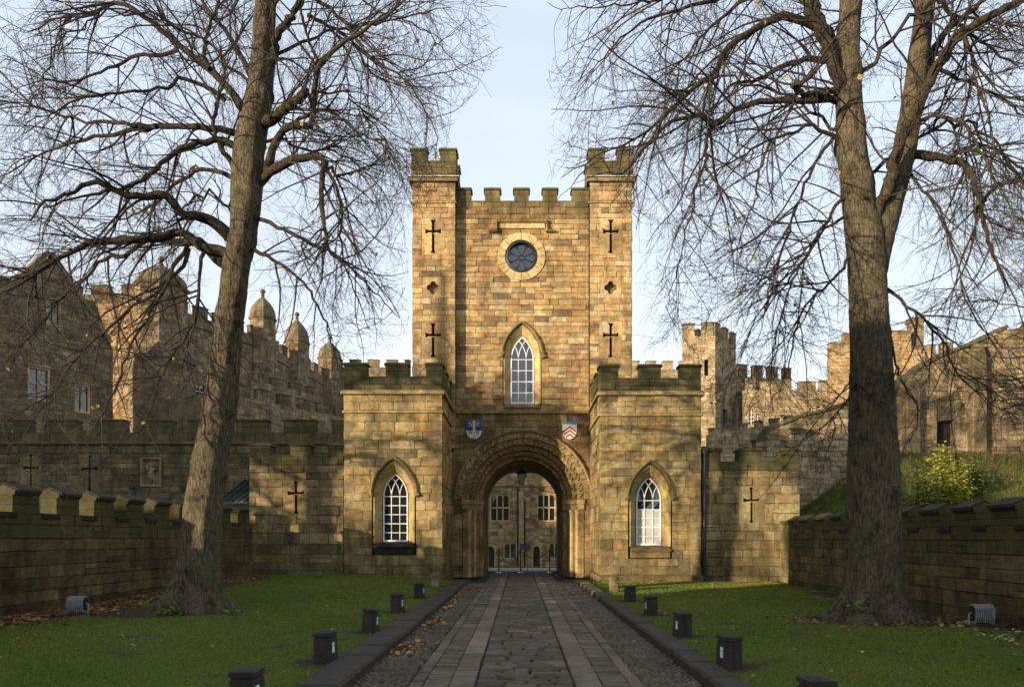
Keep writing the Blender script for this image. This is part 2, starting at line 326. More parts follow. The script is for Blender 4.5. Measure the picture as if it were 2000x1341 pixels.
class Stones:
    """Collects the stones of one thing; the 300 that show largest become parts, the rest one part of kind stuff."""
    def __init__(s, parent, limit=300, name='stone', mat=None, min_px=9): s.p = parent; s.l = []; s.limit = limit; s.name = name; s.mat = mat or M_STONE; s.min_px = min_px
    def add(s, fr, poly, n0, n1, tint, bev=0.008):
        s.l.append((fr, poly, n0, n1, tint, bev, (R.gauss(0, .022), R.gauss(0, .04))))
    def flush(s):
        def size(e):
            fr, poly = e[0], e[1]; px = []
            for u, v in poly:
                x, y, z = fr(u, v, e[3])
                if y < 1: return 0
                px.append((CX + x / y * FP, CY - (z - CH) / y * FP))
            xs = [p[0] for p in px]; ys = [p[1] for p in px]
            cx, cy = sum(xs) / len(xs), sum(ys) / len(ys)
            if cx < -20 or cx > 2020 or cy < -20 or cy > 1360: return 0
            a = 0
            for i in range(len(px)): a += px[i][0] * px[(i + 1) % len(px)][1] - px[(i + 1) % len(px)][0] * px[i][1]
            if a > 0 and False: return 0
            if max(max(xs) - min(xs), max(ys) - min(ys)) < s.min_px: return 0
            return abs(a)
        sc = sorted(((size(e), i) for i, e in enumerate(s.l)), reverse=True)
        top = [i for a, i in sc[:s.limit] if a > 0]; tops = set(top)
        for i in top:
            fr, poly, n0, n1, tint, bev, tilt = s.l[i]
            cu = sum(p[0] for p in poly) / len(poly); cv = sum(p[1] for p in poly) / len(poly)
            m = MB(); m.prism(fr, poly, n0, n1, tint, bev, tilt); m.build(s.name, s.mat, s.p, at=fr(cu, cv, n1))
        m = MB()
        for i, e in enumerate(s.l):
            if i not in tops: m.prism(*e)
        m.build('small_' + s.name + 'work', s.mat, s.p, kind='stuff')

def courses(v0, v1, ch, marks=()):
    L = sorted(set([v0, v1] + [m for m in marks if v0 + .05 < m < v1 - .05])); out = [v0]
    for a, b in zip(L, L[1:]):
        n = max(1, round((b - a) / ch)); w = [R.uniform(.8, 1.2) for _ in range(n)]; t = sum(w); acc = a
        for x in w: acc += x / t * (b - a); out.append(acc)
    return out
def op_rect(c, w, v0, v1): return dict(c=c, v0=v0, v1=v1, w=lambda v: w / 2, marks=(v0, v1))
def op_round(c, vc, r): return dict(c=c, v0=vc - r, v1=vc + r, w=lambda v: math.sqrt(max(0, r * r - (v - vc) ** 2)), marks=())
def op_arch(c, v0, vs_, r): return dict(c=c, v0=v0, v1=vs_ + r, w=lambda v: r if v < vs_ else math.sqrt(max(0, r * r - (v - vs_) ** 2)), marks=(v0,))
def lanc(a, vs_, va):
    h = va - vs_; Rr = (a * a + h * h) / (2 * a)
    return lambda v: a if v <= vs_ else max(0.0, (a - Rr) + math.sqrt(max(0, Rr * Rr - (v - vs_) ** 2)))
def op_lancet(c, a, v0, vs_, va): return dict(c=c, v0=v0, v1=va, w=lanc(a, vs_, va), marks=(v0,))
KS = 5
def split(a, b, v0, v1, ops):
    vsamp = [v0 + (v1 - v0) * k / (KS - 1) for k in range(KS)]
    pieces = [([a] * KS, [b] * KS)]
    for op in ops:
        if op['v1'] <= v0 + .004 or op['v0'] >= v1 - .004: continue
        ww = [op['w'](min(max(v, v0 + .003), v1 - .003)) if op['v0'] - .001 <= v <= op['v1'] + .001 else 0 for v in vsamp]
        if max(ww) <= 0.01: continue
        new = []
        for Lf, Rt in pieces:
            lo = [op['c'] - w for w in ww]; hi = [op['c'] + w for w in ww]
            if min(lo) >= max(Rt) or max(hi) <= min(Lf): new.append((Lf, Rt)); continue
            r2 = [max(l, min(r, x)) for l, r, x in zip(Lf, Rt, lo)]
            l2 = [min(r, max(l, x)) for l, r, x in zip(Lf, Rt, hi)]
            if sum(r - l for l, r in zip(Lf, r2)) / KS > .035: new.append((Lf, r2))
            if sum(r - l for l, r in zip(l2, Rt)) / KS > .035: new.append((l2, Rt))
        pieces = new
    return vsamp, pieces
def piece_poly(vsamp, pc, gap=0.0, topf=None):
    Lf, Rt = pc; v0, v1 = vsamp[0], vsamp[-1]
    straightL = max(Lf) - min(Lf) < 1e-4; straightR = max(Rt) - min(Rt) < 1e-4
    ks = range(KS)
    rr = [(Rt[k] - gap, min(max(vsamp[k], v0 + gap), v1 - gap)) for k in ((0, KS - 1) if straightR else ks)]
    ll = [(Lf[k] + gap, min(max(vsamp[k], v0 + gap), v1 - gap)) for k in ((0, KS - 1) if straightL else ks)]
    poly = [p for p in ll[:1]] + rr + ll[::-1][:-1] if True else None
    if topf:
        poly = [(u, min(v, topf(u))) for u, v in poly]
        if max(p[1] for p in poly) - min(p[1] for p in poly) < .05: return None
        if sum(1 for p in poly if p[1] > v0 + gap + .01) < 1: return None
    # drop duplicates
    out = []
    for p in poly:
        if not out or abs(p[0] - out[-1][0]) + abs(p[1] - out[-1][1]) > .004: out.append(p)
    if len(out) > 2 and abs(out[0][0] - out[-1][0]) + abs(out[0][1] - out[-1][1]) < .004: out.pop()
    return out if len(out) >= 3 else None
def masonry(st, core, fr, u0, u1, v0, v1, ch=.3, ln=(.4, .9), ops=(), kind='tower', T=.5, gap=.006, proud=.02, jit=.006,
            moss=None, topf=None, back=.02, bev=.012, marks=(), shade=None):
    """Coursed stones in front of a mortar core with the openings left out. moss(u, v) gives 0..1, shade(u, v) a factor for dirt and painted-in shade."""
    cs = courses(v0, v1, ch, [m for o in ops for m in o['marks']] + list(marks))
    for a, b in zip(cs, cs[1:]):
        vsamp, pcs = split(u0, u1, a, b, ops)
        for pc in pcs:
            poly = piece_poly(vsamp, pc, 0.0, topf)
            if poly and core is not None: core.prism(fr, poly, -T, -back, tone(kind, .55))
        if st is None: continue
        x = u0 - R.random() * ln[0]
        while x < u1 - .03:
            L = R.uniform(*ln); xa, xb = max(x, u0), min(x + L, u1); x += L
            if u1 - x < ln[0] * .35: xb = u1; x = u1
            if xb - xa < .06: continue
            vsamp, pcs = split(xa, xb, a, b, ops)
            for pc in pcs:
                poly = piece_poly(vsamp, pc, gap, topf)
                if not poly: continue
                cu = (xa + xb) / 2; cv = (a + b) / 2
                k = shade(cu, cv) if shade else 1.0
                if len(poly) == 4 and not topf and b - a > .22 and R.random() < .10:      # two thin stones where one would go
                    vm = a + (b - a) * R.uniform(.4, .6); xl, xr_ = pc[0][0] + gap, pc[1][0] - gap
                    for z0_, z1_ in ((a + gap, vm - gap * .7), (vm + gap * .7, b - gap)):
                        st.add(fr, [(xl, z0_), (xr_, z0_), (xr_, z1_), (xl, z1_)], -back - .03, R.uniform(-.003, proud), pal(kind, (moss(cu, cv) if moss else 0), k), bev * .8)
                    continue
                if jit: poly = [(u + R.uniform(-jit, jit), v + R.uniform(-jit, jit)) for u, v in poly]
                st.add(fr, poly, -back - .03, R.uniform(-.003, proud), pal(kind, (moss(cu, cv) if moss else 0) , k), bev)
    return cs

def sweep(mb, fr, pts, prof, tint, closed=False):
    """profile (offset from the path, n) swept along a path of (u, v) in a wall frame."""
    n = len(pts); k = len(prof); vs = []
    for i, (u, v) in enumerate(pts):
        if closed: a = pts[(i - 1) % n]; b = pts[(i + 1) % n]
        else: a = pts[max(i - 1, 0)]; b = pts[min(i + 1, n - 1)]
        du, dv = b[0] - a[0], b[1] - a[1]; L = math.hypot(du, dv) or 1; nu, nv = -dv / L, du / L
        m = 1.0
        if 0 < i < n - 1 or closed:
            d1 = (u - a[0], v - a[1]); d2 = (b[0] - u, b[1] - v)
            l1 = math.hypot(*d1) or 1; l2 = math.hypot(*d2) or 1
            cosang = (d1[0] * d2[0] + d1[1] * d2[1]) / (l1 * l2); m = min(2.0, 1 / math.sqrt(max(.25, (1 + cosang) / 2)))
        for off, nn in prof: vs.append(fr(u + nu * off * m, v + nv * off * m, nn))
    fs = []
    for i in range(n if closed else n - 1):
        j = (i + 1) % n
        for q in range(k): fs.append((i * k + q, j * k + q, j * k + (q + 1) % k, i * k + (q + 1) % k))
    if not closed: fs += [tuple(range(k)), tuple((n - 1) * k + q for q in range(k - 1, -1, -1))]
    mb.add(vs, fs, tint)
def lancet_path(c, a, v0, vs_, va, n=9):
    w = lanc(a, vs_, va); up = [vs_ + (va - vs_) * math.sin(i / n * math.pi / 2) for i in range(1, n)]
    left = [(c - a, v0), (c - a, vs_)] + [(c - w(v), v) for v in up]
    right = [(2 * c - u, v) for u, v in left][::-1]
    return left + [(c, va)] + right
def arc_pts(c, vc, r, t0, t1, n): return [(c + r * math.cos(t0 + (t1 - t0) * i / n), vc + r * math.sin(t0 + (t1 - t0) * i / n)) for i in range(n + 1)]

def lancet_window(parent, fr, c, a, sill, spring, apex, out=.30, hood=None, depth=.36, tint=None, sill_kind='trim', blind=0.0, rows=4, label=None):
    """pointed window: splayed jamb stones, hood, sill, white sash with crossing bars in the head."""
    tint = tint or tone('turret', .95)
    # splayed jamb: one stone per stretch
    o = lancet_path(c, a + out, sill, spring, apex + out * 1.55, 9); i_ = lancet_path(c, a + .02, sill, spring, apex + .02, 9)
    def dens(p, m):  # split the two straight jambs
        q = []
        for k in range(m): t = k / m; q.append((p[0][0] + (p[1][0] - p[0][0]) * t, p[0][1] + (p[1][1] - p[0][1]) * t))
        return q
    def full(p, m): l = dens(p, m); r = [(2 * c - u, v) for u, v in l][::-1]; return l + p[1:-1] + r
    o2, i2 = full(o, 4), full(i_, 4); n = len(o2)
    k = 0
    while k < n - 1:
        step = 1 if (k < 4 or k >= n - 5) else 2
        e = min(k + step, n - 1)
        if k < n // 2 < e: e = n // 2
        m = MB(); vs = []; idx = list(range(k, e + 1))
        for q in idx:
            vs += [fr(*o2[q], -.05), fr(*o2[q], .004), fr(o2[q][0] + (i2[q][0] - o2[q][0]) * .16, o2[q][1] + (i2[q][1] - o2[q][1]) * .16, .006), fr(*i2[q], -depth), fr(*i2[q], -depth - .1)]
        fs = []
        for q in range(len(idx) - 1):
            for z in range(4): fs.append((q * 5 + z, (q + 1) * 5 + z, (q + 1) * 5 + z + 1, q * 5 + z + 1))
        m.add(vs, fs, tuple(x * R.uniform(.86, 1.1) for x in tint[:3]) + (tint[3],))
        m.build('jamb_stone', M_TRIM, parent); k = e
    # hood mould with feet
    if hood:
        p = lancet_path(c, a + out + .02, hood, spring, apex + out * 1.55 + .03, 10)
        if True: p = [(p[0][0] - .16, p[0][1] + .02)] + p + [(p[-1][0] + .16, p[-1][1] + .02)]
        m = MB(); sweep(m, fr, p, [(.0, -.02), (.0, .07), (.06, .13), (.11, .11), (.12, -.02)], (tint[0] * .62, tint[1] * .62, tint[2] * .62, .35)); m.build('hood_mould', M_TRIM, parent)
    # sill
    m = MB(); st = (.035, .033, .032, 0) if sill_kind == 'dark' else (tint[0] * .6, tint[1] * .6, tint[2] * .6, .3)
    w0 = a + out * (.95 if sill_kind == 'dark' else .9)
    m.prism(fr, [(c - w0, sill - .04), (c - w0, sill - .42), (c + w0, sill - .42), (c + w0, sill - .04)], -.05, .03, st, .01)
    f0 = fr(c - w0, sill - .035, .10); 
    vs = [fr(c - w0 - .03, sill - .12, .11), fr(c + w0 + .03, sill - .12, .11), fr(c + w0, sill - .03, .0), fr(c - w0, sill - .03, .0), fr(c - a, sill + .05, -depth), fr(c + a, sill + .05, -depth),
          fr(c - w0 - .03, sill - .18, .09), fr(c + w0 + .03, sill - .18, .09)]
    m.add(vs, [(0, 1, 2, 3), (3, 2, 5, 4), (6, 7, 1, 0)], st); m.build('sill', M_SILL if sill_kind == 'dark' else M_TRIM, parent)
    # the sash
    win = empty('window', fr(c, sill, -depth)); win.parent = parent; win.location = Vector(fr(c, sill, -depth)) - wloc(parent)
    if label: win['label'] = label
    base = sill + .05
    m = MB(); sweep(m, fr, lancet_path(c, a, base, spring, apex, 10), [(.0, -depth - .02), (.0, -depth + .03), (-.05, -depth + .03), (-.05, -depth - .02)], (1, 1, 1, 0))
    m.prism(fr, [(c - a, base), (c + a, base), (c + a, base + .07), (c - a, base + .07)], -depth - .02, -depth + .035); m.build('frame', M_WHITE, win)
    m = MB(); f = -depth
    bw = .028
    for s in (-1, 1):
        u = c + s * a / 3; m.prism(fr, [(u - bw / 2, base), (u + bw / 2, base), (u + bw / 2, spring), (u - bw / 2, spring)], f - .01, f + .018)
    hh = spring - base
    lv = [base + hh * k / rows for k in range(1, rows)] + [spring]
    for q, v in enumerate(lv):
        t = bw if q != rows // 2 - 1 else bw * 1.6
        m.prism(fr, [(c - a, v - t / 2), (c + a, v - t / 2), (c + a, v + t / 2), (c - a, v + t / 2)], f - .008, f + .016)
    hA = apex - spring; Rr = (a * a + hA * hA) / (2 * a); w = lanc(a, spring, apex)
    for s in (-1, 1):          # arcs springing from the mullions, same radius as the head
        for u0 in (-a / 3, a / 3):
            pts = []
            for i in range(9):
                v = spring + (hA + .1) * i / 8; dv = v - spring
                if dv > Rr: break
                u = u0 + s * ((Rr - math.sqrt(max(0, Rr * Rr - dv * dv))))
                if abs(u) > w(v) or v > apex: break
                pts.append((c + u, v))
            if len(pts) > 1: sweep(m, fr, pts, [(-bw / 2, f - .006), (-bw / 2, f + .014), (bw / 2, f + .014), (bw / 2, f - .006)], (1, 1, 1, 0))
    m.build('glazing_bars', M_WHITE, win)
    vv = [base] + lv
    for r_ in range(len(vv) - 1):
        for q in range(3):
            x0 = c - a + 2 * a * q / 3; x1 = x0 + 2 * a / 3; m = MB()
            t = R.uniform(-.004, .004); t2 = R.uniform(-.004, .004)
            m.add([fr(x0, vv[r_], f - .012 + t), fr(x1, vv[r_], f - .012 - t), fr(x1, vv[r_ + 1], f - .012 + t2), fr(x0, vv[r_ + 1], f - .012 - t2)], [(0, 1, 2, 3)])
            if blind and r_ < blind:
                m.build('pane', M_BLIND if R.random() < 1.8 else M_GLASS, win)
            else: m.build('pane', M_GLASS, win)
    hp = [p for p in lancet_path(c, a, spring, spring + .001, apex, 10)]
    hp = [(c - w(v), v) for v in [spring + hA * i / 8 for i in range(8)]]; poly = hp + [(c, apex)] + [(2 * c - u, v) for u, v in hp[::-1]]
    m = MB(); m.add([fr(u, v, f - .012) for u, v in poly[::-1]], [tuple(range(len(poly)))]); m.build('pane', M_GLASS, win)
    m = MB(); m.prism(fr, [(c - a - .3, base - .2), (c + a + .3, base - .2), (c + a + .3, apex + .3), (c - a - .3, apex + .3)], f - .5, f - .35); m.build('dark_room', M_DARK, win)
    return win

def coping(parent, fr, u0, u1, v, n0, n1, tint, h=.10, over=.05, name='coping_stone'):
    m = MB(); m.prism(fr, [(u0 - over, v), (u1 + over, v), (u1 + over, v + h * .6), (u1 + over * .3, v + h), (u0 - over * .3, v + h), (u0 - over, v + h * .6)], n0 - over, n1 + over, tint, .01)
    return m.build(name, M_TRIM, parent)
def merlon(parent, fr, u0, u1, v0, v1, T, kind, moss=.6, k=.6):
    """one merlon: two or three stones with their joints, and its coping."""
    e = empty('merlon', (0, 0, 0)); e.parent = parent; c = Vector(fr((u0 + u1) / 2, v0, 0)); e.location = c - wloc(parent)
    hs = [v0, v0 + (v1 - v0) * R.uniform(.42, .55), v1 - .10]
    for i in range(2):
        cut = [u0, u1] if (i == 0 or u1 - u0 < .5) else [u0, u0 + (u1 - u0) * R.uniform(.35, .65), u1]
        for a, b in zip(cut, cut[1:]):
            m = MB(); m.prism(fr, [(a + .004, hs[i] + .004), (b - .004, hs[i] + .004), (b - .004, hs[i + 1] - .004), (a + .004, hs[i + 1] - .004)], -T, R.uniform(0, .008), pal(kind, moss, k), .008)
            m.build('stone', M_STONE, e)
    coping(e, fr, u0, u1, v1 - .10, -T, 0, pal(kind, min(1, moss + .3), k * .8))
    return e
def crenel_sill(parent, fr, u0, u1, v, T, kind, k=.6):
    coping(parent, fr, u0 + .002, u1 - .002, v - .04, -T, 0, pal(kind, .8, k * .8), h=.09, over=.0)

def cross_quads(st, core, fr, c, v0, v1, W, kind, arm_v, arm_w=.66, slot=.115, arm_h=.105, flare=.24, moss=0, k=1.0):
    """four stones round a cross-shaped arrow slit with flared ends; panel c-W/2..c+W/2, v0..v1."""
    a = arm_w / 2; s = slot / 2; h = arm_h / 2; f = flare / 2; top, bot = v1 - .06, v0 + .06; av = arm_v
    g = .004
    q = [[(W / 2, av), (W / 2, v1), (0, v1), (0, top), (f, top), (f * .9, top - .03), (s, top - .13), (s, av + h), (a - .13, av + h), (a, av + f), (a, av)],]
    up = q[0]
    dn = [(0, v0), (W / 2, v0), (W / 2, av), (a, av), (a, av - f), (a - .13, av - h), (s, av - h), (s, bot + .13), (f * .9, bot + .03), (f, bot), (0, bot)]
    for poly in (up, dn):
        for sg in (1, -1):
            pp = [(c + sg * (u if u > 0 else g / 2), v) for u, v in poly]
            if sg < 0: pp = pp[::-1]
            m = MB(); k_ = len(pp); n1 = R.uniform(.0, .01)
            vs = [fr(u, v, -.45) for u, v in pp] + [fr(u, v, n1) for u, v in pp]
            fs = [(i, (i + 1) % k_, k_ + (i + 1) % k_, k_ + i) for i in range(k_)] + [tuple(k_ + i for i in range(k_))]
            m.add(vs, fs, pal(kind, moss, k)); m.build('slit_stone', M_STONE, st.p)
    m = MB(); m.prism(fr, [(c - W / 2, v0), (c + W / 2, v0), (c + W / 2, v1), (c - W / 2, v1)], -.6, -.30, tone(kind, .22)); m.build('slit_back', M_STONE, st.p)  # shade deep in the slit is painted as darker stone
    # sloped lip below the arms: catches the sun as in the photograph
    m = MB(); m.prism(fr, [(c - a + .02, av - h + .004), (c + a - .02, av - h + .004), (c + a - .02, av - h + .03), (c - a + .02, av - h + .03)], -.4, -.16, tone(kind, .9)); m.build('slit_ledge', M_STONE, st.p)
def quatrefoil(st, fr, c, vc, W, kind, r=.13, off=.15):
    """four stones round a pierced quatrefoil"""
    for sx in (1, -1):
        for sy in (1, -1):
            pts = []
            # quadrant boundary from (x axis) to (y axis): lobe right upper half, cusp, lobe top right half
            for i in range(7): t = math.pi * (i / 6 * .554); pts.append((off + r * math.cos(t), r * math.sin(t)))
            for i in range(7): t = math.pi * (-.054 + i / 6 * .554); pts.append((r * math.cos(t), off + r * math.sin(t)))
            poly = [(p[0], p[1]) for p in pts] + [(0.002, W / 2), (W / 2, W / 2), (W / 2, 0)]
            poly = [(c + sx * u, vc + sy * v) for u, v in poly]
            if sx * sy > 0: poly = poly[::-1]
            m = MB(); k_ = len(poly); vs = [fr(u, v, -.35) for u, v in poly] + [fr(u, v, .004) for u, v in poly]
            m.add(vs, [(i, (i + 1) % k_, k_ + (i + 1) % k_, k_ + i) for i in range(k_)] + [tuple(k_ + i for i in range(k_))], pal(kind)); m.build('foil_stone', M_STONE, st.p)
    m = MB(); m.prism(fr, [(c - W / 2, vc - W / 2), (c + W / 2, vc - W / 2), (c + W / 2, vc + W / 2), (c - W / 2, vc + W / 2)], -.4, -.22, tone(kind, .5)); m.build('foil_back', M_STONE, st.p)  # darker tone paints the shade inside the lobes

# ================================================================== GROUND
def smooth(t): t = max(0.0, min(1.0, t)); return t * t * (3 - 2 * t)
def fall(Y): return -1.05 * smooth((Y - 38) / 28)
m = MB()
xs = [-400, -120, -40, -14, -10, -5, 0, 5, 10, 14, 40, 120, 400]; ys = [-400, -60, -20, 0, 10, 20, 30, 36, 40, 44, 48, 52, 56, 60, 66, 72, 120, 300, 900]
vv = [(x, y, -.07 + fall(y)) for y in ys for x in xs]; nx_ = len(xs)
m.add(vv, [(j * nx_ + i, j * nx_ + i + 1, (j + 1) * nx_ + i + 1, (j + 1) * nx_ + i) for j in range(len(ys) - 1) for i in range(nx_ - 1)])
g = m.build('ground', M_GROUND); g['kind'] = 'structure'
m = MB(); ys = [36.4, 38, 40, 44, 48, 52, 56, 60, 66.5]
vv = [(x, y, -.004 + fall(y)) for y in ys for x in (-9, 9)]
m.add(vv, [(2 * j, 2 * j + 1, 2 * j + 3, 2 * j + 2) for j in range(len(ys) - 1)]); g = m.build('courtyard_path', M_ASPHALT); g['kind'] = 'structure'
m = MB(); m.box(-9, 9, 66.5, 70, -1.1, -1.0, (.05, .07, .02, 0)); g = m.build('courtyard_grass_strip', M_LAWN); g['kind'] = 'structure'

# lawns: left rises a little towards the gatehouse
TREE_L = (-7.25, 15.9); TREE_R = (7.05, 14.4)
def lz(x, y): return .06 + (.22 * smooth((y - 16) / 11) * smooth((-x - 2.5) / 3) if x < 0 else 0.0) + .02 * math.sin(x * 1.3 + y * .7) * math.sin(y * .5)
def soil(x, y):
    """how bare the turf is"""
    s = 0.0
    if x < 0:
        s = max(s, 1.25 - abs(x + 10.9 - .05 * y + .3) / 1.5 if y < 26 else 0)
        d = math.hypot((x - TREE_L[0] + .5) / 1.35, (y - TREE_L[1]) / .95); s = max(s, 1.5 - d * .75)
    else:
        s = max(s, 1.0 - abs(x - 9.0) / 1.0) if y < 22 else s
        d = math.hypot((x - TREE_R[0] - .9) / 1.9, (y - TREE_R[1]) / 1.0); s = max(s, 1.5 - d * .8)
    for bx, by in BOLL: s = max(s, .95 - math.hypot((x - bx) / 1.3, y - by) * 1.2)
    s = max(s, .62 - math.hypot((x + 5.2) / 1.2, (y - 14.2)) * .7) if x < 0 else s
    w = math.sin(x * 1.7 + 2 * math.sin(y * .8)) * math.sin(y * 2.3 + 1.7 * math.sin(x * 1.1)); s = max(s, .32 + .20 * w)
    return max(0.0, min(1.0, s))
BL = [(-2.58, 6.8), (-2.56, 9.48), (-2.60, 12.5), (-2.66, 15.66), (-2.72, 19.5), (-2.86, 24.3)]
BRT = [(2.62, 6.34), (2.64, 9.05), (2.70, 11.9), (2.76, 15.06), (2.86, 18.6), (2.92, 22.2)]
BOLL = BL + BRT
def lawn(name, x0, x1, y0, y1, nx=46, ny=90):
    V = []; T = []
    for j in range(ny + 1):
        for i in range(nx + 1):
            x = x0 + (x1 - x0) * i / nx; y = y0 + (y1 - y0) * j / ny
            V.append((x, y, lz(x, y) + NR.uniform(-.006, .006))); T.append((.3, .3, .3, soil(x, y)))
    F = [(j * (nx + 1) + i, j * (nx + 1) + i + 1, (j + 1) * (nx + 1) + i + 1, (j + 1) * (nx + 1) + i) for j in range(ny) for i in range(nx)]
    o = link(name, np_mesh(name, V, F, T, M_LAWN, True)); o['kind'] = 'structure'; return o
lawn('left_lawn', -12.6, -2.40, 4.0, 27.6); lawn('right_lawn', 2.49, 10.6, 4.0, 27.2)

def grass(n, x0, x1, y0, y1):
    x = NR.uniform(x0, x1, n); u = NR.random(n); y = y0 * (y1 / y0) ** (u ** .85)
    s = np.array([soil(a, b) for a, b in zip(x, y)]); keep = (s + NR.uniform(-.25, .25, n)) < .42
    x, y = x[keep], y[keep]; n = len(x); z = np.array([lz(a, b) for a, b in zip(x, y)]) - .005
    h = NR.uniform(.018, .048, n) * (1 + .25 * np.sin(x * 2.1) * np.sin(y * 1.7)); w = .0035 + .00055 * y; a = NR.uniform(0, 2 * np.pi, n)
    dx, dy = np.cos(a) * w, np.sin(a) * w; lx, ly = NR.normal(0, .014, n), NR.normal(0, .014, n)
    V = np.empty((n, 3, 3)); V[:, 0] = np.stack([x - dx, y - dy, z], 1); V[:, 1] = np.stack([x + dx, y + dy, z], 1); V[:, 2] = np.stack([x + lx, y + ly, z + h], 1)
    p = .5 + .5 * np.sin(x * .9 + 1) * np.sin(y * .6) ; k = NR.uniform(.7, 1.25, n)
    c = np.stack([(.115 + .07 * p) * k, (.165 + .035 * p) * k, (.020 + .010 * p) * k, np.zeros(n)], 1); h *= .7 + .6 * NR.random(n); dry = NR.random(n) < .08; c[dry] = (.20, .17, .07, 0)
    return V.reshape(-1, 3), np.arange(n * 3).reshape(-1, 3), np.repeat(c, 3, 0)
for nm, a in (('grass', (150000, -10.9, -2.42, 7.2, 27.4)), ('grass', (130000, 2.52, 9.4, 7.2, 26.8))):
    o = link(nm, np_mesh(nm, *grass(*a), M_GRASS)); tag(o, 'short green grass growing on the ' + ('left' if a[1] < 0 else 'right') + ' lawn beside the cobbled drive', 'grass', kind='stuff')

# ------------------------------------------------------------------ the drive
drive = empty('driveway', (0, 17, 0), kind='structure')
m = MB(); m.box(-2.0, 2.2, 4, 37, -.3, -.045, (.022, .018, .014, .0)); m.build('bedding', M_PAVE, drive)
def pave_col(k=1.0):
    c = R.choice([(.128, .104, .082), (.14, .112, .086), (.110, .092, .075), (.155, .120, .088), (.122, .094, .076)]); j = R.uniform(.76, 1.2) * k
    return (c[0] * j * 1.22, c[1] * j * 1.2, c[2] * j * 1.15, 0)
top = lambda O=(0, 0, 0): (lambda u, v, n: (u, v, n))       # a frame lying on the ground: u = X, v = Y, n = Z
fg = top()
def slabs(name, xa, xb, ya, yb, ln, limit, bev=.008, rise=0.0, wob=.006, split_w=None, k=1.0, crown=0.0, gap=.006):
    st = Stones(drive, limit, name, M_PAVE, min_px=9); y = ya
    while y < yb:
        L = R.uniform(*ln); e = min(y + L, yb); x = xa
        while x < xb - .02:
            w = (xb - xa) if not split_w else R.uniform(*split_w)
            xe = min(x + w, xb)
            if split_w and xb - xe < split_w[0] * .6: xe = xb
            o1 = R.uniform(-wob, wob); o2 = R.uniform(-wob, wob)
            mid = (x + xe) / 2; hc = crown * (1 - ((mid - (xa + xb) / 2) / ((xb - xa) / 2)) ** 2)
            st.add(fg, [(x + gap, y + gap + o1), (xe - gap, y + gap + o2), (xe - gap + o1, e - gap + o2), (x + gap + o2, e - gap + o1)], -.05, rise + hc + R.uniform(-.009, .009), pave_col(k), bev)
            x = xe
        y = e
    st.flush()
slabs('flagstone', -1.29, -1.13, 5.5, 36.5, (.5, .95), 80)
slabs('flagstone', -.825, -.525, 5.5, 36.5, (.38, .75), 110, k=1.22)
slabs('flagstone', .645, .965, 5.5, 36.5, (.38, .75), 110, k=1.22)
slabs('flagstone', 1.28, 1.44, 5.5, 36.5, (.5, .95), 80)
slabs('paver', -1.13, -.825, 5.5, 36.5, (.12, .24), 150, k=.92)
slabs('paver', .965, 1.28, 5.5, 36.5, (.12, .24), 150, k=.92)
slabs('sett', -.525, .645, 5.5, 36.5, (.145, .19), 300, bev=.024, split_w=(.22, .46), k=.86, crown=.012, wob=.008, gap=.017)
def cobbles(x0, x1, y0, y1):
    s = .082; V = []; F = []; T = []
    ring = [(math.cos(t), math.sin(t)) for t in [i * math.pi / 3 for i in range(6)]]
    nx = int((x1 - x0) / s); ny = int((y1 - y0) / (s * .9))
    for j in range(ny):
        for i in range(nx + 1):
            cx = x0 + (i + .5 * (j % 2)) * s + R.uniform(-.014, .014); cy = y0 + j * s * .9 + R.uniform(-.014, .014)
            if cx > x1 - .02: continue
            a = s * R.uniform(.36, .52); b = s * R.uniform(.36, .5); h = R.uniform(.012, .034); r = R.uniform(0, 1); n = len(V)
            cr, sr = math.cos(r), math.sin(r)
            for lv, (q, z) in enumerate(((1.0, -.035), (.86, h * .55))):
                for u, v in ring: uu, ww = u * a * q, v * b * q; V.append((cx + uu * cr - ww * sr, cy + uu * sr + ww * cr, -.02 + z))
            V.append((cx, cy, -.02 + h * 1.15))
            for q in range(6): F.append((n + q, n + (q + 1) % 6, n + 6 + (q + 1) % 6)); F.append((n + q, n + 6 + (q + 1) % 6, n + 6 + q)); F.append((n + 6 + q, n + 6 + (q + 1) % 6, n + 12))
            T += [pave_col(.82)] * 13
    o = link('cobbles', np_mesh('cobbles', V, F, T, M_PAVE, True), drive, kind='stuff'); o.location = -wloc(drive)
cobbles(-1.93, -1.30, 6.0, 27.5); cobbles(1.45, 2.14, 6.0, 27.5)
for sx, (a, b) in ((-1, (-2.43, -1.94)), (1, (2.15, 2.51))):
    y = 4.6
    while y < (27.0 if sx < 0 else 26.2):
        L = R.uniform(.75, 1.25); e = min(y + L, 27.0 if sx < 0 else 26.4); m = MB(); o_ = R.uniform(-.012, .012)
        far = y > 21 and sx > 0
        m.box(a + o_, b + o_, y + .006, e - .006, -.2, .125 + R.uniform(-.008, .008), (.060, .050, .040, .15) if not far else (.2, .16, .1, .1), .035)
        m.build('kerb_stone', M_PAVE, drive); y = e

# ================================================================== GATEHOUSE
D1, D2, DP = 27.0, 30.8, 30.45
gate = empty('gatehouse', (0.1, 33.5, 0), 'tall golden sandstone gatehouse with battlements, a round window and an arched gateway', 'gatehouse')
ST = Stones(gate, 300); core = MB(); core.tint = tone('tower', .6)
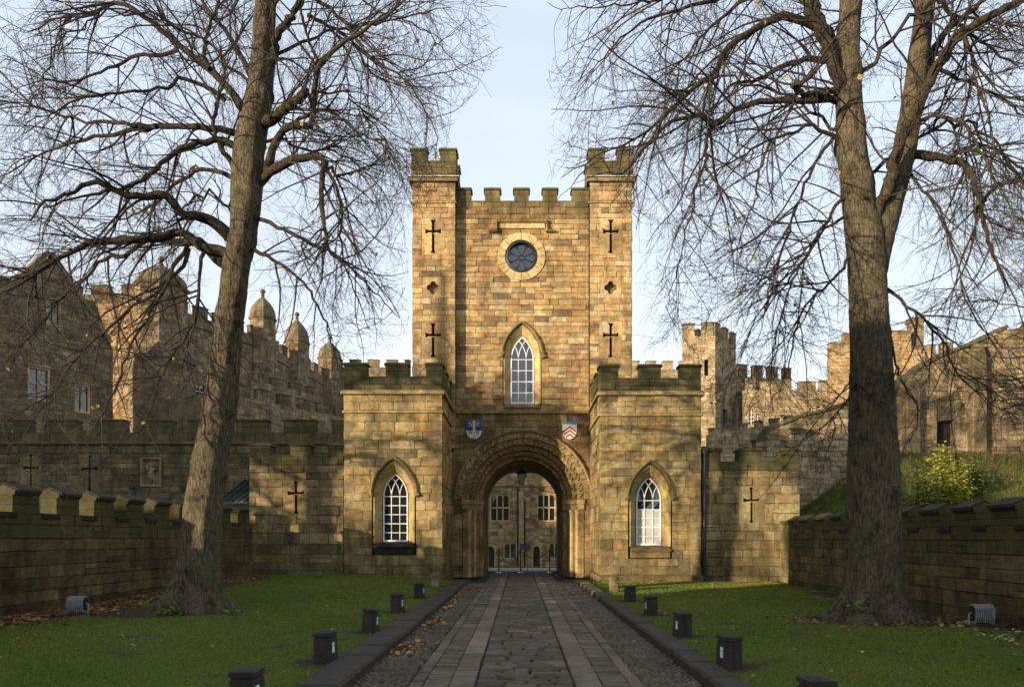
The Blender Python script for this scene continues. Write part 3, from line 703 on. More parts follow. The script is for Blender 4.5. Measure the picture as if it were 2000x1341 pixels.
# --- central tower face
XL, XR = PX(803, D2), PX(1236, D2)
fT = frame((0, D2, 0), (1, 0, 0), (0, -1, 0))
zt = lambda y: PZ(y, D2)
z_par = zt(394); z_string = zt(803)
px_l, px_r = PX(889, DP), PX(1152, DP)
rc, rr = (PX(1018.5, D2), zt(501)), 1.04
lw = dict(c=PX(1020, D2), a=.50, sill=zt(789), spring=zt(700), apex=zt(655))
ops_T = [op_round(rc[0], rc[1], rr), op_lancet(lw['c'], lw['a'] + .33, lw['sill'] - .06, lw['spring'], lw['apex'] + .33 * 1.5)]
def moss_T(u, v): return max(0, (v - (z_par - 1.3)) / 1.3) * .8 if v > z_par - 1.3 else 0
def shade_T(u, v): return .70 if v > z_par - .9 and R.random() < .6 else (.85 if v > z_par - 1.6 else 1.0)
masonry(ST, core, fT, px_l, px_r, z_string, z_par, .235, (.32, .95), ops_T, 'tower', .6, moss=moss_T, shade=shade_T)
# --- arch storey, slightly proud of the tower
DA = D2 - .12; fA = frame((0, DA, 0), (1, 0, 0), (0, -1, 0))
ac, spz = PX(1022, DA), 3.35
xa0, xa1 = PX(884, DA) - .3, PX(1158, DA) + .3
masonry(ST, core, fA, xa0, xa1, 0, z_string - .14, .30, (.40, 1.0), [op_arch(ac, -.1, spz, 2.62)], 'tower', .45, shade=lambda u, v: .58 if v > 5.4 else .5 if v < .9 else .72)  # factor lowered to paint in the left lodge's shadow
m = MB(); m.prism(fA, [(xa0, z_string - .14), (xa1, z_string - .14), (xa1, z_string - .03), (xa1, z_string), (xa0, z_string), (xa0, z_string - .03)], -.3, .10, tone('tower', .55, .3), .03); m.build('string_course', M_TRIM, gate)
# --- flanking pilaster turrets
for sgn, (pa, pb, nm) in enumerate(((805.5, 889, 'l'), (1152, 1234, 'r'))):
    ua, ub = PX(pa, DP), PX(pb, DP); fP = frame((0, DP, 0), (1, 0, 0), (0, -1, 0)); zp = lambda y: PZ(y, DP)
    cc = (ua + ub) / 2 - (.03 if sgn == 0 else .0); W = .98
    cs = courses(5.5, zp(396), .34, [zp(700), zp(632), zp(582), zp(545), zp(496), zp(429)])
    pn = [(zp(700), zp(628)), (zp(497), zp(426))]; q0, q1 = zp(582), zp(541)
    ops = [op_rect(cc, W, *pn[0]), op_rect(cc, W, *pn[1]), op_rect(cc, q1 - q0, q0, q1)]
    masonry(ST, core, fP, ua, ub, 5.5, zp(396), .245, (.30, .85), ops, 'tower', .5)
    for v0, v1 in pn: cross_quads(ST, core, fP, cc, v0, v1, W, 'tower', v0 + (v1 - v0) * .64)
    quatrefoil(ST, fP, cc, (q0 + q1) / 2, q1 - q0, 'tower')
    masonry(ST, core, fP, ua, ub, zp(396) + .09, zp(356), .22, (.3, .7), (), 'tower', .5)
    inner = ub if sgn == 0 else ua; sx = 1 if sgn == 0 else -1
    # narrow return face of the pilaster, and outer side of the tower
    fr_in = frame((inner, DP, 0), (0, 1, 0), (sx, 0, 0)); masonry(None, core, fr_in, .003, .6, 5.5, zp(356), .34, kind='tower', T=.3, back=0)
    outer = ua if sgn == 0 else ub; fo = frame((outer, DP + .003, 0), (0, 1, 0), (-sx, 0, 0))
    masonry(ST, core, fo, 0, 7.5, 5.5, zp(356), .34, (.45, 1.0), (), 'tower', .4)
    for yy, hh, pr, mt, tn in ((397, .09, .06, M_TRIM, tone('tower', .75, .3)), (356, .17, .13, M_TRIM, tone('tower', .6, .3))):
        m = MB(); m.box(ua - pr, ub + pr, DP - pr, DP + 1.9 + pr, zp(yy), zp(yy) + hh, tn, .03); m.build('string_course', mt, gate)
    m = MB(); m.box(ua - .17, ub + .17, DP - .17, DP + 1.9 + .17, zp(356) + .172, zp(356) + .21); m.build('lead_flashing', M_LEAD, gate)
    # square top turret with merlons
    za, zb, zc = zp(351), zp(317), zp(291)
    ta, tb = ua - .05, ub + .05; yb_ = DP + 1.95; Wd = tb - ta
    sides = [frame((ta, DP - .05, 0), (1, 0, 0), (0, -1, 0)), frame((ta, yb_, 0), (1, 0, 0), (0, 1, 0))]
    m = MB(); m.box(ta + .06, tb - .06, DP + .01, yb_ - .06, za, zb - .25, tone('tower', .5)); m.build('turret_core', M_MORTAR, gate)
    wseg = .36 * Wd
    for q, fs_ in enumerate(sides):
        masonry(ST, core, fs_, 0, Wd, za, zb, .25, (.3, .7), (), 'turret', .3, moss=lambda u, v: .7, shade=lambda u, v: .72)
        for a, b in ((0, wseg), (Wd - wseg, Wd)): merlon(gate, fs_, a, b, zb, zc, .3, 'turret', .7, .72)
        crenel_sill(gate, fs_, wseg, Wd - wseg, zb, .3, 'turret')
    Ld = yb_ - (DP - .05)
    for x_, s_ in ((ta, -1), (tb, 1)):
        f_ = frame((x_, DP - .05, 0), (0, 1, 0), (s_, 0, 0))
        masonry(ST, core, f_, .01, Ld - .01, za, zb, .25, (.3, .7), (), 'turret', .3, moss=lambda u, v: .6, shade=lambda u, v: .7)
        for a, b in ((.31, wseg * .95), (Ld - wseg * .95, Ld - .31)): merlon(gate, f_, a, b, zb, zc - .003, .3, 'turret', .7, .7)
# central battlement
for a, b in ((890, 920), (947, 977), (1004, 1033), (1060, 1089), (1117, 1152)):
    merlon(gate, fT, PX(a, D2), PX(b, D2), z_par, zt(367), .45, 'turret', .7, .7)
for a, b in ((920, 947), (977, 1004), (1033, 1060), (1089, 1117)): crenel_sill(gate, fT, PX(a, D2), PX(b, D2), z_par, .45, 'turret', .65)
# label mould over the round window
u0, u1, vl = PX(970, D2), PX(1069, D2), zt(433)
m = MB(); sweep(m, fT, [(u0 - .30, zt(452)), (u0 + .02, zt(452)), (u0 + .02, vl), (u1 - .02, vl), (u1 - .02, zt(452)), (u1 + .30, zt(452))], [(-.04, -.02), (-.06, .10), (.0, .17), (.04, .15), (.06, -.02)], tone('tower', .55, .25)); m.build('label_mould', M_TRIM, gate)
m = MB(); m.prism(fT, [(u0 + .09, zt(447)), (u1 - .09, zt(447)), (u1 - .09, vl - .05), (u0 + .09, vl - .05)], -.02, .06, tone('tower', 1.15), .02); m.build('label_panel', M_TRIM, gate)
# round window
n = 16
for i in range(n):
    t0, t1 = 2 * math.pi * (i + .012) / n, 2 * math.pi * (i + .988) / n
    o_ = arc_pts(rc[0], rc[1], rr - .006, t0, t1, 3); i_ = arc_pts(rc[0], rc[1], .70, t1, t0, 3)
    m = MB(); m.prism(fT, o_ + i_, -.4, .045 + R.uniform(0, .01), tone('tower', R.uniform(.95, 1.25)), .015); m.build('voussoir', M_TRIM, gate)
rw = empty('round_window', (0, 0, 0)); rw.parent = gate; rw.location = Vector(fT(*rc, 0)) - wloc(gate); rw['label'] = 'round window of dark glass with eight-petal black tracery'
m = MB(); circ = arc_pts(*rc, .655, 0, 2 * math.pi, 32)[:-1]; sweep(m, fT, circ, [(-.05, -.16), (-.05, .0), (.05, .03), (.05, -.16)], None, True)
m.build('iron_ring', M_IRON, rw)
m = MB(); sweep(m, fT, arc_pts(*rc, .12, 0, 2 * math.pi, 16)[:-1], [(-.015, -.14), (-.015, -.08), (.015, -.08), (.015, -.14)], None, True)
for i in range(8):
    t = math.pi / 8 + i * math.pi / 4; sweep(m, fT, [(rc[0] + q * math.cos(t), rc[1] + q * math.sin(t)) for q in (.12, .30, .50)], [(-.011, -.14), (-.011, -.09), (.011, -.09), (.011, -.14)], None)
    t2 = i * math.pi / 4; cx_, cy_ = rc[0] + .40 * math.cos(t2), rc[1] + .40 * math.sin(t2)
    sweep(m, fT, arc_pts(cx_, cy_, .185, t2 - 1.75, t2 + 1.75, 12), [(-.011, -.135), (-.011, -.09), (.011, -.09), (.011, -.135)], None)
m.build('tracery', M_IRON, rw)
for i in range(8):
    t0, t1 = math.pi / 8 + i * math.pi / 4, math.pi / 8 + (i + 1) * math.pi / 4; tl = R.uniform(-.012, .012)
    pts = [rc] + arc_pts(*rc, .66, t0, t1, 4); m = MB(); m.add([fT(u, v, -.13 + tl * (k % 2) * .3) for k, (u, v) in enumerate(pts)], [tuple(range(len(pts)))]); m.build('pane', M_GLASS, rw)
m = MB(); m.prism(fT, arc_pts(*rc, 1.0, 0, 2 * math.pi, 12)[:-1], -.7, -.5); m.build('dark_room', M_DARK, rw)
lancet_window(gate, fT, lw['c'], lw['a'], lw['sill'], lw['spring'], lw['apex'], .30, zt(692), .20, tone('tower', .95), rows=4, label='white pointed sash window in the middle of the tower')

# --- the Norman arch: five stepped orders, each of voussoirs, with shafts and capitals below
steps = [(2.92, 2.60, .10, -.02, 30), (2.60, 2.34, .03, -.10, 34), (2.34, 2.12, -.16, -.30, 30), (2.12, 1.93, -.38, -.52, 28), (1.93, 1.76, -.62, -.85, 24)]
for q, (ro, ri, nf, nb, cnt) in enumerate(steps):
    if q == 0: ro = 2.86
    for i in range(cnt):
        t0, t1 = math.pi * (i + .02) / cnt, math.pi * (i + .98) / cnt
        m = MB(); m.prism(fA, arc_pts(ac, spz, ro, t0, t1, 1 if q else 2) + arc_pts(ac, spz, ri, t1, t0, 1), nb - .35, nf + R.uniform(-.006, .006), tone('tower', R.uniform(.42, .72)), .018); m.build('voussoir', M_TRIM, gate)  # low tones carry the lodge's shade over the arch
m = MB(); p = arc_pts(ac, spz, 2.90, math.pi, 0, 36); p = [(p[0][0] - .22, spz), p[0]] + p[1:-1] + [p[-1], (p[-1][0] + .22, spz)]
sweep(m, fA, p, [(-.05, -.02), (-.05, .15), (.02, .20), (.07, .16), (.07, -.02)], tone('tower', .55, .2)); m.build('hood_mould', M_TRIM, gate)
# chevron mouldings carved on three orders
m = MB()
for ri, ro, nf, cnt in ((2.40, 2.54, .05, 34), (2.17, 2.29, -.13, 30), (1.98, 2.09, -.36, 28)):
    for a_, b_ in ((ri, ro),):
        pts = []
        for i in range(cnt * 2 + 1):
            t = math.pi * i / (cnt * 2); r_ = a_ if i % 2 else b_; x, y, z = fA(ac + r_ * math.cos(t), spz + r_ * math.sin(t), nf); pts.append((x, y, z))
        m.tube(pts, .034, 5, tone('tower', .62))
for i in range(22):     # bosses on the outermost order
    t = math.pi * (i + .5) / 22; r_ = 2.72; c_ = fA(ac + r_ * math.cos(t), spz + r_ * math.sin(t), .10)
    m.tube([fA(ac + (r_ - .09) * math.cos(t + .03), spz + (r_ - .09) * math.sin(t + .03), .11), fA(ac + (r_ + .09) * math.cos(t - .03), spz + (r_ + .09) * math.sin(t - .03), .11)], .05, 5, tone('tower', .8))
m.build('chevron_moulding', M_TRIM, gate, kind='stuff')
for sx in (-1, 1):
    for q, (ro, ri, nf, nb, cnt) in enumerate(steps):
        if q == 0: continue
        y0 = DA - nf; xo, xi = ac + sx * ro, ac + sx * ri; a, b = min(xo, xi), max(xo, xi)
        zz = 0.0
        while zz < spz - .45:    # jamb stones
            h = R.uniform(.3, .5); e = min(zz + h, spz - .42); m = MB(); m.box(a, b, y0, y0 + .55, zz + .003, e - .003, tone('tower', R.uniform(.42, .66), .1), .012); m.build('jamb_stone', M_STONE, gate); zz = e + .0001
        m = MB(); m.box(a - .02, b + .02, y0 - .05, y0 + .5, spz - .42, spz - .19, tone('tower', .72), .02); m.build('capital', M_TRIM, gate)
        m = MB(); m.box(a - .05, b + .05, y0 - .085, y0 + .5, spz - .187, spz - .003, tone('tower', .8), .03); m.build('impost', M_TRIM, gate)
        if q in (2, 3):
            c_ = (ac + sx * (ro - .02), y0 - .10, 0)
            m = MB(); m.lathe(c_, [(.12, 0), (.12, .12), (.095, .16), (.09, .25), (.085, 2.6), (.10, 2.66), (.085, 2.70), (.14, 2.92)], 10, tone('tower', .8)); m.build('shaft', M_TRIM, gate, smooth=True)
# passage through the building: side walls and barrel vault
pr, y0, y1 = 1.76, DA + 1.0, 36.4
m = MB(); vs = []; prof = [(ac - pr, 0)] + [(ac - pr, spz * k / 3) for k in range(1, 3)] + arc_pts(ac, spz, pr, math.pi, 0, 20) + [(ac + pr, spz * k / 3) for k in (2, 1)] + [(ac + pr, 0)]
for yy in [y0 + (y1 - y0) * k / 8 for k in range(9)]: vs += [(u, yy, v) for u, v in prof]
k_ = len(prof); fs = [(j * k_ + i, j * k_ + i + 1, (j + 1) * k_ + i + 1, (j + 1) * k_ + i) for j in range(8) for i in range(k_ - 1)]
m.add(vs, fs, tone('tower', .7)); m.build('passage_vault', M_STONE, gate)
SV = Stones(gate, 60, 'passage_stone'); 
for sx in (-1, 1):
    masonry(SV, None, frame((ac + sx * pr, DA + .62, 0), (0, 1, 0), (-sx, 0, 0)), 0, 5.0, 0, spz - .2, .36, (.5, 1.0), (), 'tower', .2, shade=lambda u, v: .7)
SV.flush()
m = MB()   # solid masses of the tower around the passage
m.box(XL + .1, ac - pr - .03, D2 + .55, 38, 0, zt(400), tone('tower', .6)); m.box(ac + pr + .03, XR - .1, D2 + .55, 38, 0, zt(400), tone('tower', .6))
m.box(ac - pr - .0299, ac + pr + .0299, D2 + .86, 37.99, spz + pr + .03, zt(400) - .01, tone('tower', .6))
for i in range(10):   # spandrels above the vault's haunches
    t = math.pi / 2 * (i + 1) / 10; t0 = math.pi / 2 * i / 10
    for sx in (-1, 1):
        xo = ac + sx * (pr + .028); xi = ac + sx * (pr + .02) * math.cos(t0); a, b = min(xo, xi), max(xo, xi)
        if b - a > .03: m.box(a, b, D2 + .9, 37.98, spz + (pr + .02) * math.sin(t) , spz + pr + .0299, tone('tower', .6))
m.build('tower_mass', M_STONE, gate)
m = MB(); m.box(XL + .08, XR - .08, D2 + .5, 38.05, zt(400), zt(399) + .05, tone('tower', .5)); m.build('roof', M_LEAD, gate)

# --- the two lodges (projecting turrets) with pointed windows
def lodge(xa, xb, D, ytop, ycren, ys1, ys2, wc, wy, sgn, merl, label, sk_, blind):
    f = frame((0, D, 0), (1, 0, 0), (0, -1, 0)); z = lambda y: PZ(y, D); a, b = PX(xa, D), PX(xb, D)
    back = D2 + 3.0; moss_lo = lambda u, v: max(0, .55 - abs(v - 1.6) * .25) if v < 4.2 else (.25 if v > z(ys2) - .6 else 0)
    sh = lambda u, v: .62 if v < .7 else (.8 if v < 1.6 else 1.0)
    aw = .475; sill, spring, apex = z(wy[2]), z(wy[1]), z(wy[0]); c = PX(wc, D)
    ops = [op_lancet(c, aw + .35, sill - .45, spring, apex + .35 * 1.5)]
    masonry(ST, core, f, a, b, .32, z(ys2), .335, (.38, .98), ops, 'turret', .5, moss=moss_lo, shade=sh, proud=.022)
    masonry(ST, core, f, a, b, z(ys2) + .10, z(ys1), .25, (.4, .95), (), 'turret', .5)
    masonry(ST, core, f, a, b, z(ys1) + .16, z(ycren), .26, (.4, .9), (), 'grey', .45, moss=lambda u, v: .8, shade=lambda u, v: 1.05)
    inner = b if sgn < 0 else a; outer = a if sgn < 0 else b; s = 1 if sgn < 0 else -1
    L = back - D
    fi = frame((inner, D + .002, 0), (0, 1, 0), (s, 0, 0)); fo = frame((outer, D + .002, 0), (0, 1, 0), (-s, 0, 0))
    for ff in (fi, fo):
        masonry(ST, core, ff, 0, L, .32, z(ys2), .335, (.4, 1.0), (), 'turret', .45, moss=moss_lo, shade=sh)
        masonry(ST, core, ff, 0, L, z(ys2) + .10, z(ys1), .25, (.4, .95), (), 'turret', .45)
        masonry(ST, core, ff, 0, L, z(ys1) + .16, z(ycren), .26, (.4, .9), (), 'grey', .4, moss=lambda u, v: .8)
    m = MB(); m.box(a + .4, b - .4, D + .95, back, 0, z(ycren) - .3, tone('turret', .6)); m.build('lodge_mass', M_MORTAR, gate)
    m = MB(); m.box(a + .3, b - .3, D + .3, back + .02, z(ycren) - .28, z(ycren) - .2); m.build('roof', M_LEAD, gate)
    m = MB(); m.box(a - .09, b + .09, D - .09, back, -.15, .315, tone('turret', .55, .5), .05); m.build('plinth', M_STONE, gate)
    # string courses run round front and sides
    for yy, h, pr in ((ys2, .10, .07), (ys1, .16, .12)):
        m = MB(); m.box(a - pr, b + pr, D - pr, D2 - .13 if True else back, z(yy), z(yy) + h, tone('turret', .9, .15), .045); m.build('string_course', M_TRIM, gate)
    zt_ = z(ytop); zc = z(ycren); T = .34
    for p, q in merl: merlon(gate, f, PX(p, D), PX(q, D), zc, zt_, T, 'grey', .95, .95)
    for (p, q), (p2, q2) in zip(merl, merl[1:]): crenel_sill(gate, f, PX(q, D), PX(p2, D), zc, T, 'grey', .9)
    for ff in (fi, fo):
        for u0, u1 in ((T + .01, .72), (1.35, 2.1), (2.75, 3.5)): merlon(gate, ff, u0, u1, zc, zt_ - .002, T - .02, 'grey', .95, .95)
        for u0, u1 in ((.72, 1.35), (2.1, 2.75)): crenel_sill(gate, ff, u0, u1, zc, T - .02, 'grey', .9)
    lancet_window(gate, f, c, aw, sill, spring, apex, .30, z(wy[3]), .36, tone('turret', .92), sk_, blind, 5, label)
lodge(672, 864, D1, 708, 737, 770, 806, 769.5, (923, 968, 1060, 970), -1, ((672, 717), (753, 797), (832, 864)), 'white pointed sash window with dark panes in the left lodge', 'dark', 0)
lodge(1172, 1369, D1 - .1, 711, 740, 772, 812, 1270, (930, 976, 1067, 977), 1, ((1172, 1208), (1248, 1291), (1327, 1369)), 'white pointed sash window with white blinds in the right lodge', 'trim', 4)
m = MB(); lead_x = 1373; xx = PX(1373.5, D1)
ST.flush(); core.build('wall_core', M_MORTAR, gate)

# --- heraldic shields
def shield(parent, fr, c, v1, w, h, label, design):
    e = empty('heraldic_shield', (0, 0, 0)); e.parent = parent; e.location = Vector(fr(c, v1, 0)) - wloc(parent); e['label'] = label
    def outline(s=1.0):
        L = [(-w / 2 * s, 0), (-w / 2 * s, -h * .5)] + [(-w / 2 * s * math.cos(t), -h * .5 - h * .5 * math.sin(t)) for t in [math.pi / 2 * i / 6 for i in range(1, 6)]]
        return L + [(0, -h)] + [(-u, v) for u, v in L[::-1]]
    hw = lambda v: w / 2 if v > -h * .5 else w / 2 * math.sqrt(max(0, 1 - ((-v - h * .5) / (h * .5)) ** 2))
    def clipq(u0, u1, v0, v1_, col, n=.05, th=.008):     # rectangle cut to the shield outline
        K = 6; vs_ = [v0 + (v1_ - v0) * i / K for i in range(K + 1)]
        l = [(max(u0, -hw(v)), v) for v in vs_]; r = [(min(u1, hw(v)), v) for v in vs_]
        if max(b[0] - a[0] for a, b in zip(l, r)) <= .005: return
        m = MB(); pts = [(c + u, v1 + v) for u, v in r] + [(c + u, v1 + v) for u, v in l[::-1]]
        m.prism(fr, pts, n - .01, n + th, (*col, 0)); m.build('charge', M_PAINT, e)
    m = MB(); m.prism(fr, [(c + u, v1 + v) for u, v in outline()][::-1], -.02, .05, (.75, .73, .68, 0)); m.build('shield_plate', M_PAINT, e)
    if design == 0:
        blue, gold, wh = (.02, .10, .28), (.62, .46, .12), (.7, .7, .68)
        clipq(-w, w, -h, 0, blue, .051, .004)
        clipq(-w, -.03, -h, -h * .5, (.65, .66, .7), .056, .004); clipq(.03, w, -h, -h * .5, (.65, .66, .7), .056, .004)
        clipq(-.055, .055, -h, -.0, gold, .062); clipq(-w / 2, w / 2, -h * .53, -h * .40, (.03, .03, .05), .0615, .006)
        for sx in (-1, 1):
            for vy in (-.17, -.50):
                m = MB(); cu, cv = c + sx * .17, v1 + vy; col = (.6, .6, .6, 0) if vy > -.3 else (.03, .06, .2, 0)
                f3 = lambda u, v: fr(cu + u * sx, cv + v, .075)
                pts = [f3(-.07, -.09), f3(-.05, 0), f3(-.01, .02), f3(.02, .08)]; m.tube(pts, .017, 5, col); m.tube([f3(.03, -.09), f3(.02, -.01), f3(-.02, .02)], .014, 5, col)
                m.tube([f3(.02, .05), f3(.06, .03)], .012, 4, col); m.tube([f3(-.05, -.02), f3(-.09, .06), f3(-.06, .09)], .009, 4, col); m.tube([f3(.02, .07), f3(.04, .1)], .022, 5, col); m.build('lion', M_PAINT, e)
    else:
        wh, red, blue = (.72, .68, .58), (.42, .07, .05), (.05, .22, .38)
        clipq(-w, w, -h, 0, wh, .051, .004); clipq(-w, w, -.09, 0, blue, .056, .006)
        for k in range(5):
            u0 = -w / 2 + w * (k + .25) / 5; clipq(u0, u0 + w / 10, -.14, -.09, blue, .056, .006)
        for vy in (-.24, -.40, -.56):
            for sx in (-1, 1):
                m = MB(); L = w / 2 * (.92 if vy > -.3 else .82 if vy > -.5 else .5); th = .045
                pts = [(0, vy + th), (0, vy - th + .02), (sx * L, vy - L * .75 - th + .02), (sx * L, vy - L * .75 + th)]
                if sx < 0: pts = pts[::-1]
                m.prism(fr, [(c + u, v1 + v) for u, v in pts][::-1], .05, .066, (*red, 0)); m.build('chevron', M_PAINT, e)
shield(gate, fA, PX(926, DA), PZ(821, DA), .66, .80, 'painted shield with a gold cross and four lions on blue and white quarters', 0)
shield(gate, fA, PX(1112.5, DA), PZ(823, DA), .62, .76, 'painted shield with three red chevrons on white under a blue chief', 1)

# ================================================================== WING WALLS
def wing(name, xa, xb, D, ytop, ycren, merl, slit, label, z0, kinds='wing', ragged=True):
    t = empty(name, (PX((xa + xb) / 2, D), D, 0), label, 'wall'); S = Stones(t, 300); c_ = MB()
    f = frame((0, D, 0), (1, 0, 0), (0, -1, 0)); a, b = PX(xa, D), PX(xb, D); z = lambda y: PZ(y, D)
    ops = [op_rect(PX(slit[0], D), 1.0, z(slit[2]), z(slit[1]))]
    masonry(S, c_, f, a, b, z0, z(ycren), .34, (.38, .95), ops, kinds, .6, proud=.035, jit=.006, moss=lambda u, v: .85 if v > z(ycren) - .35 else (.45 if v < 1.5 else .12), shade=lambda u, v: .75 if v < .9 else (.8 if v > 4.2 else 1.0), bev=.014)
    cross_quads(S, c_, f, PX(slit[0], D), z(slit[2]), z(slit[1]), 1.0, kinds, z(slit[2]) + (z(slit[1]) - z(slit[2])) * .62, arm_w=.62, slot=.09, arm_h=.09, flare=.17)
    for p, q in merl: merlon(t, f, PX(p, D), PX(q, D), z(ycren), z(ytop), .6, kinds, .9, .62)
    for (p, q), (p2, q2) in zip(merl, merl[1:]): crenel_sill(t, f, PX(q, D), PX(p2, D), z(ycren), .6, kinds, .6)
    S.flush(); c_.build('wall_core', M_MORTAR, t); return t, f
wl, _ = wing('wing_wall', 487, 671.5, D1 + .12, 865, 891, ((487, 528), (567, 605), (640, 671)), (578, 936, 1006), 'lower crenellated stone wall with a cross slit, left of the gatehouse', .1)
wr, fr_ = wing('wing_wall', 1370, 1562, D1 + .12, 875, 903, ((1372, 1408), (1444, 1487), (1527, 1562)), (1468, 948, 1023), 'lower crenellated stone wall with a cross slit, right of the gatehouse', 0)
m = MB(); x = PX(1376, D1)
m.tube([(x, D1 + .02, 4.95), (x, D1 + .02, .32), (x - .02, D1 - .04, .2), (x + .12, D1 - .15, .08)], .055, 10)
for zz in (.7, 2.2, 3.7, 4.9): m.lathe((x, D1 + .02, zz), [(.07, 0), (.07, .09)], 10)
m.box(x - .1, x + .1, D1 - .06, D1 + .1, 4.95, 5.15); o = m.build('downpipe', M_IRON, wr); o['label'] = 'black iron downpipe in the corner by the right lodge'

# ================================================================== PERIMETER WALLS beside the lawns
def yard_wall(name, p0, p1, side, zsill, zridge, T, label, period, mlen, z0f, lightfar):
    """p0 -> p1 along the foot of the face towards the drive; side = +1 if that face looks towards +X"""
    t = empty(name, ((p0[0] + p1[0]) / 2, (p0[1] + p1[1]) / 2, 0), label, 'wall'); S = Stones(t, 300); c_ = MB()
    d = Vector((p1[0] - p0[0], p1[1] - p0[1], 0)); L = d.length; d.normalize(); nn = Vector((d.y, -d.x, 0)) * (1 if side > 0 else -1)
    f = frame((p0[0], p0[1], 0), d, nn)
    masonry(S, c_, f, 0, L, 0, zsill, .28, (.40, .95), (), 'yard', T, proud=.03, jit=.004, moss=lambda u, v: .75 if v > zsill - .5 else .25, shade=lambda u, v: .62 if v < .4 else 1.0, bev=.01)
    f2 = frame(Vector((p0[0], p0[1], 0)) - nn * T, d, -nn); masonry(S, None, f2, 0, L, 0, zsill, .33, (.5, 1.0), (), 'yard', .1, moss=lambda u, v: .4)
    u = .15
    fx = lambda a, v, n: f(a, v, n)
    while u < L - .1:
        e = min(u + mlen * R.uniform(.97, 1.03), L); mz = zridge - .24
        er = empty('merlon', (0, 0, 0)); er.parent = t; er.location = Vector(f((u + e) / 2, zsill, -T / 2)) - wloc(t)
        # body
        hs = [zsill, zsill + (mz - zsill) * .5, mz]
        for i in range(2):
            m = MB(); m.prism(f, [(u + .003, hs[i] + .003), (e - .003, hs[i] + .003), (e - .003, hs[i + 1] - .003), (u + .003, hs[i + 1] - .003)], -T + .04, -.04, pal('yard', .9, .8), .012); m.build('stone', M_STONE, er)
        # gabled cap: light stone gable ends, dark coping slab over each slope
        gp = lambda s_, a: [f(a, mz + .002, -T + .02), f(a, mz + .002, -.02), f(a, mz + .10, .015), f(a, zridge - .03, -T / 2), f(a, mz + .10, -T - .015)]
        m = MB(); A = gp(0, u + .006); B = gp(0, e - .006); m.add(A + B, [(0, 1, 2, 3, 4), (9, 8, 7, 6, 5)] + [(i, 5 + i, 5 + (i + 1) % 5, (i + 1) % 5) for i in range(5)], pal('yard', .9, .75)); m.build('cap_stone', M_STONE, er)
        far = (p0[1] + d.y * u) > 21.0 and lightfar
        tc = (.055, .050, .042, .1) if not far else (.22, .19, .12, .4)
        for s_ in (0, 1):
            lo = .055 if s_ == 0 else -T - .055; m = MB(); a, b = u + .035, e - .035
            prof = [(lo, mz + .055), (lo, mz + .12), (-T / 2, zridge + .02), (-T / 2, zridge - .045)]
            vs = [f(a, v, n) for n, v in prof] + [f(b, v, n) for n, v in prof]
            m.add(vs, [(0, 1, 2, 3), (7, 6, 5, 4)] + [(i, 4 + i, 4 + (i + 1) % 4, (i + 1) % 4) for i in range(4)], tc); m.build('coping_slab', M_SLATE, er)
        if e + (period - mlen) < L:
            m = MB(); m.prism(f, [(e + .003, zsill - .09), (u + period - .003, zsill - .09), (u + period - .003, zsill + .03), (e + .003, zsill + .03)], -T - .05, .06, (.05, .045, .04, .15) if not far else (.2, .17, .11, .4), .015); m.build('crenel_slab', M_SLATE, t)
        u += period
    S.flush(); c_.build('wall_core', M_MORTAR, t); return t
yard_wall('yard_wall', (-11.35, 3.0), (-10.08, 27.0), 1, 2.22, 2.86, .48, 'long low stone wall with gabled merlons along the left lawn', 1.34, .78, None, False)
yard_wall('yard_wall', (9.0, 3.0), (9.46, 25.2), -1, 1.93, 2.46, .48, 'long low stone wall with gabled merlons along the right lawn', 1.27, .80, None, True)
m = MB(); px0 = PX(1555, 25.4)
pier = empty('wall_pier', (px0 + .2, 25.5, 0), 'short square stone pier where the right yard wall meets the wing wall', 'pier')
z = 0.0
while z < 2.2: h = R.uniform(.28, .34); m = MB(); m.box(px0 - .02, px0 + .36, 25.25, 26.9, z + .003, z + h - .003, pal('wing', .6), .02); m.build('stone', M_STONE, pier); z += h + .0005
m = MB(); m.box(px0 - .07, px0 + .41, 25.19, 26.9, z + .002, z + .13, pal('wing', 1.0), .05); m.build('coping_stone', M_TRIM, pier)
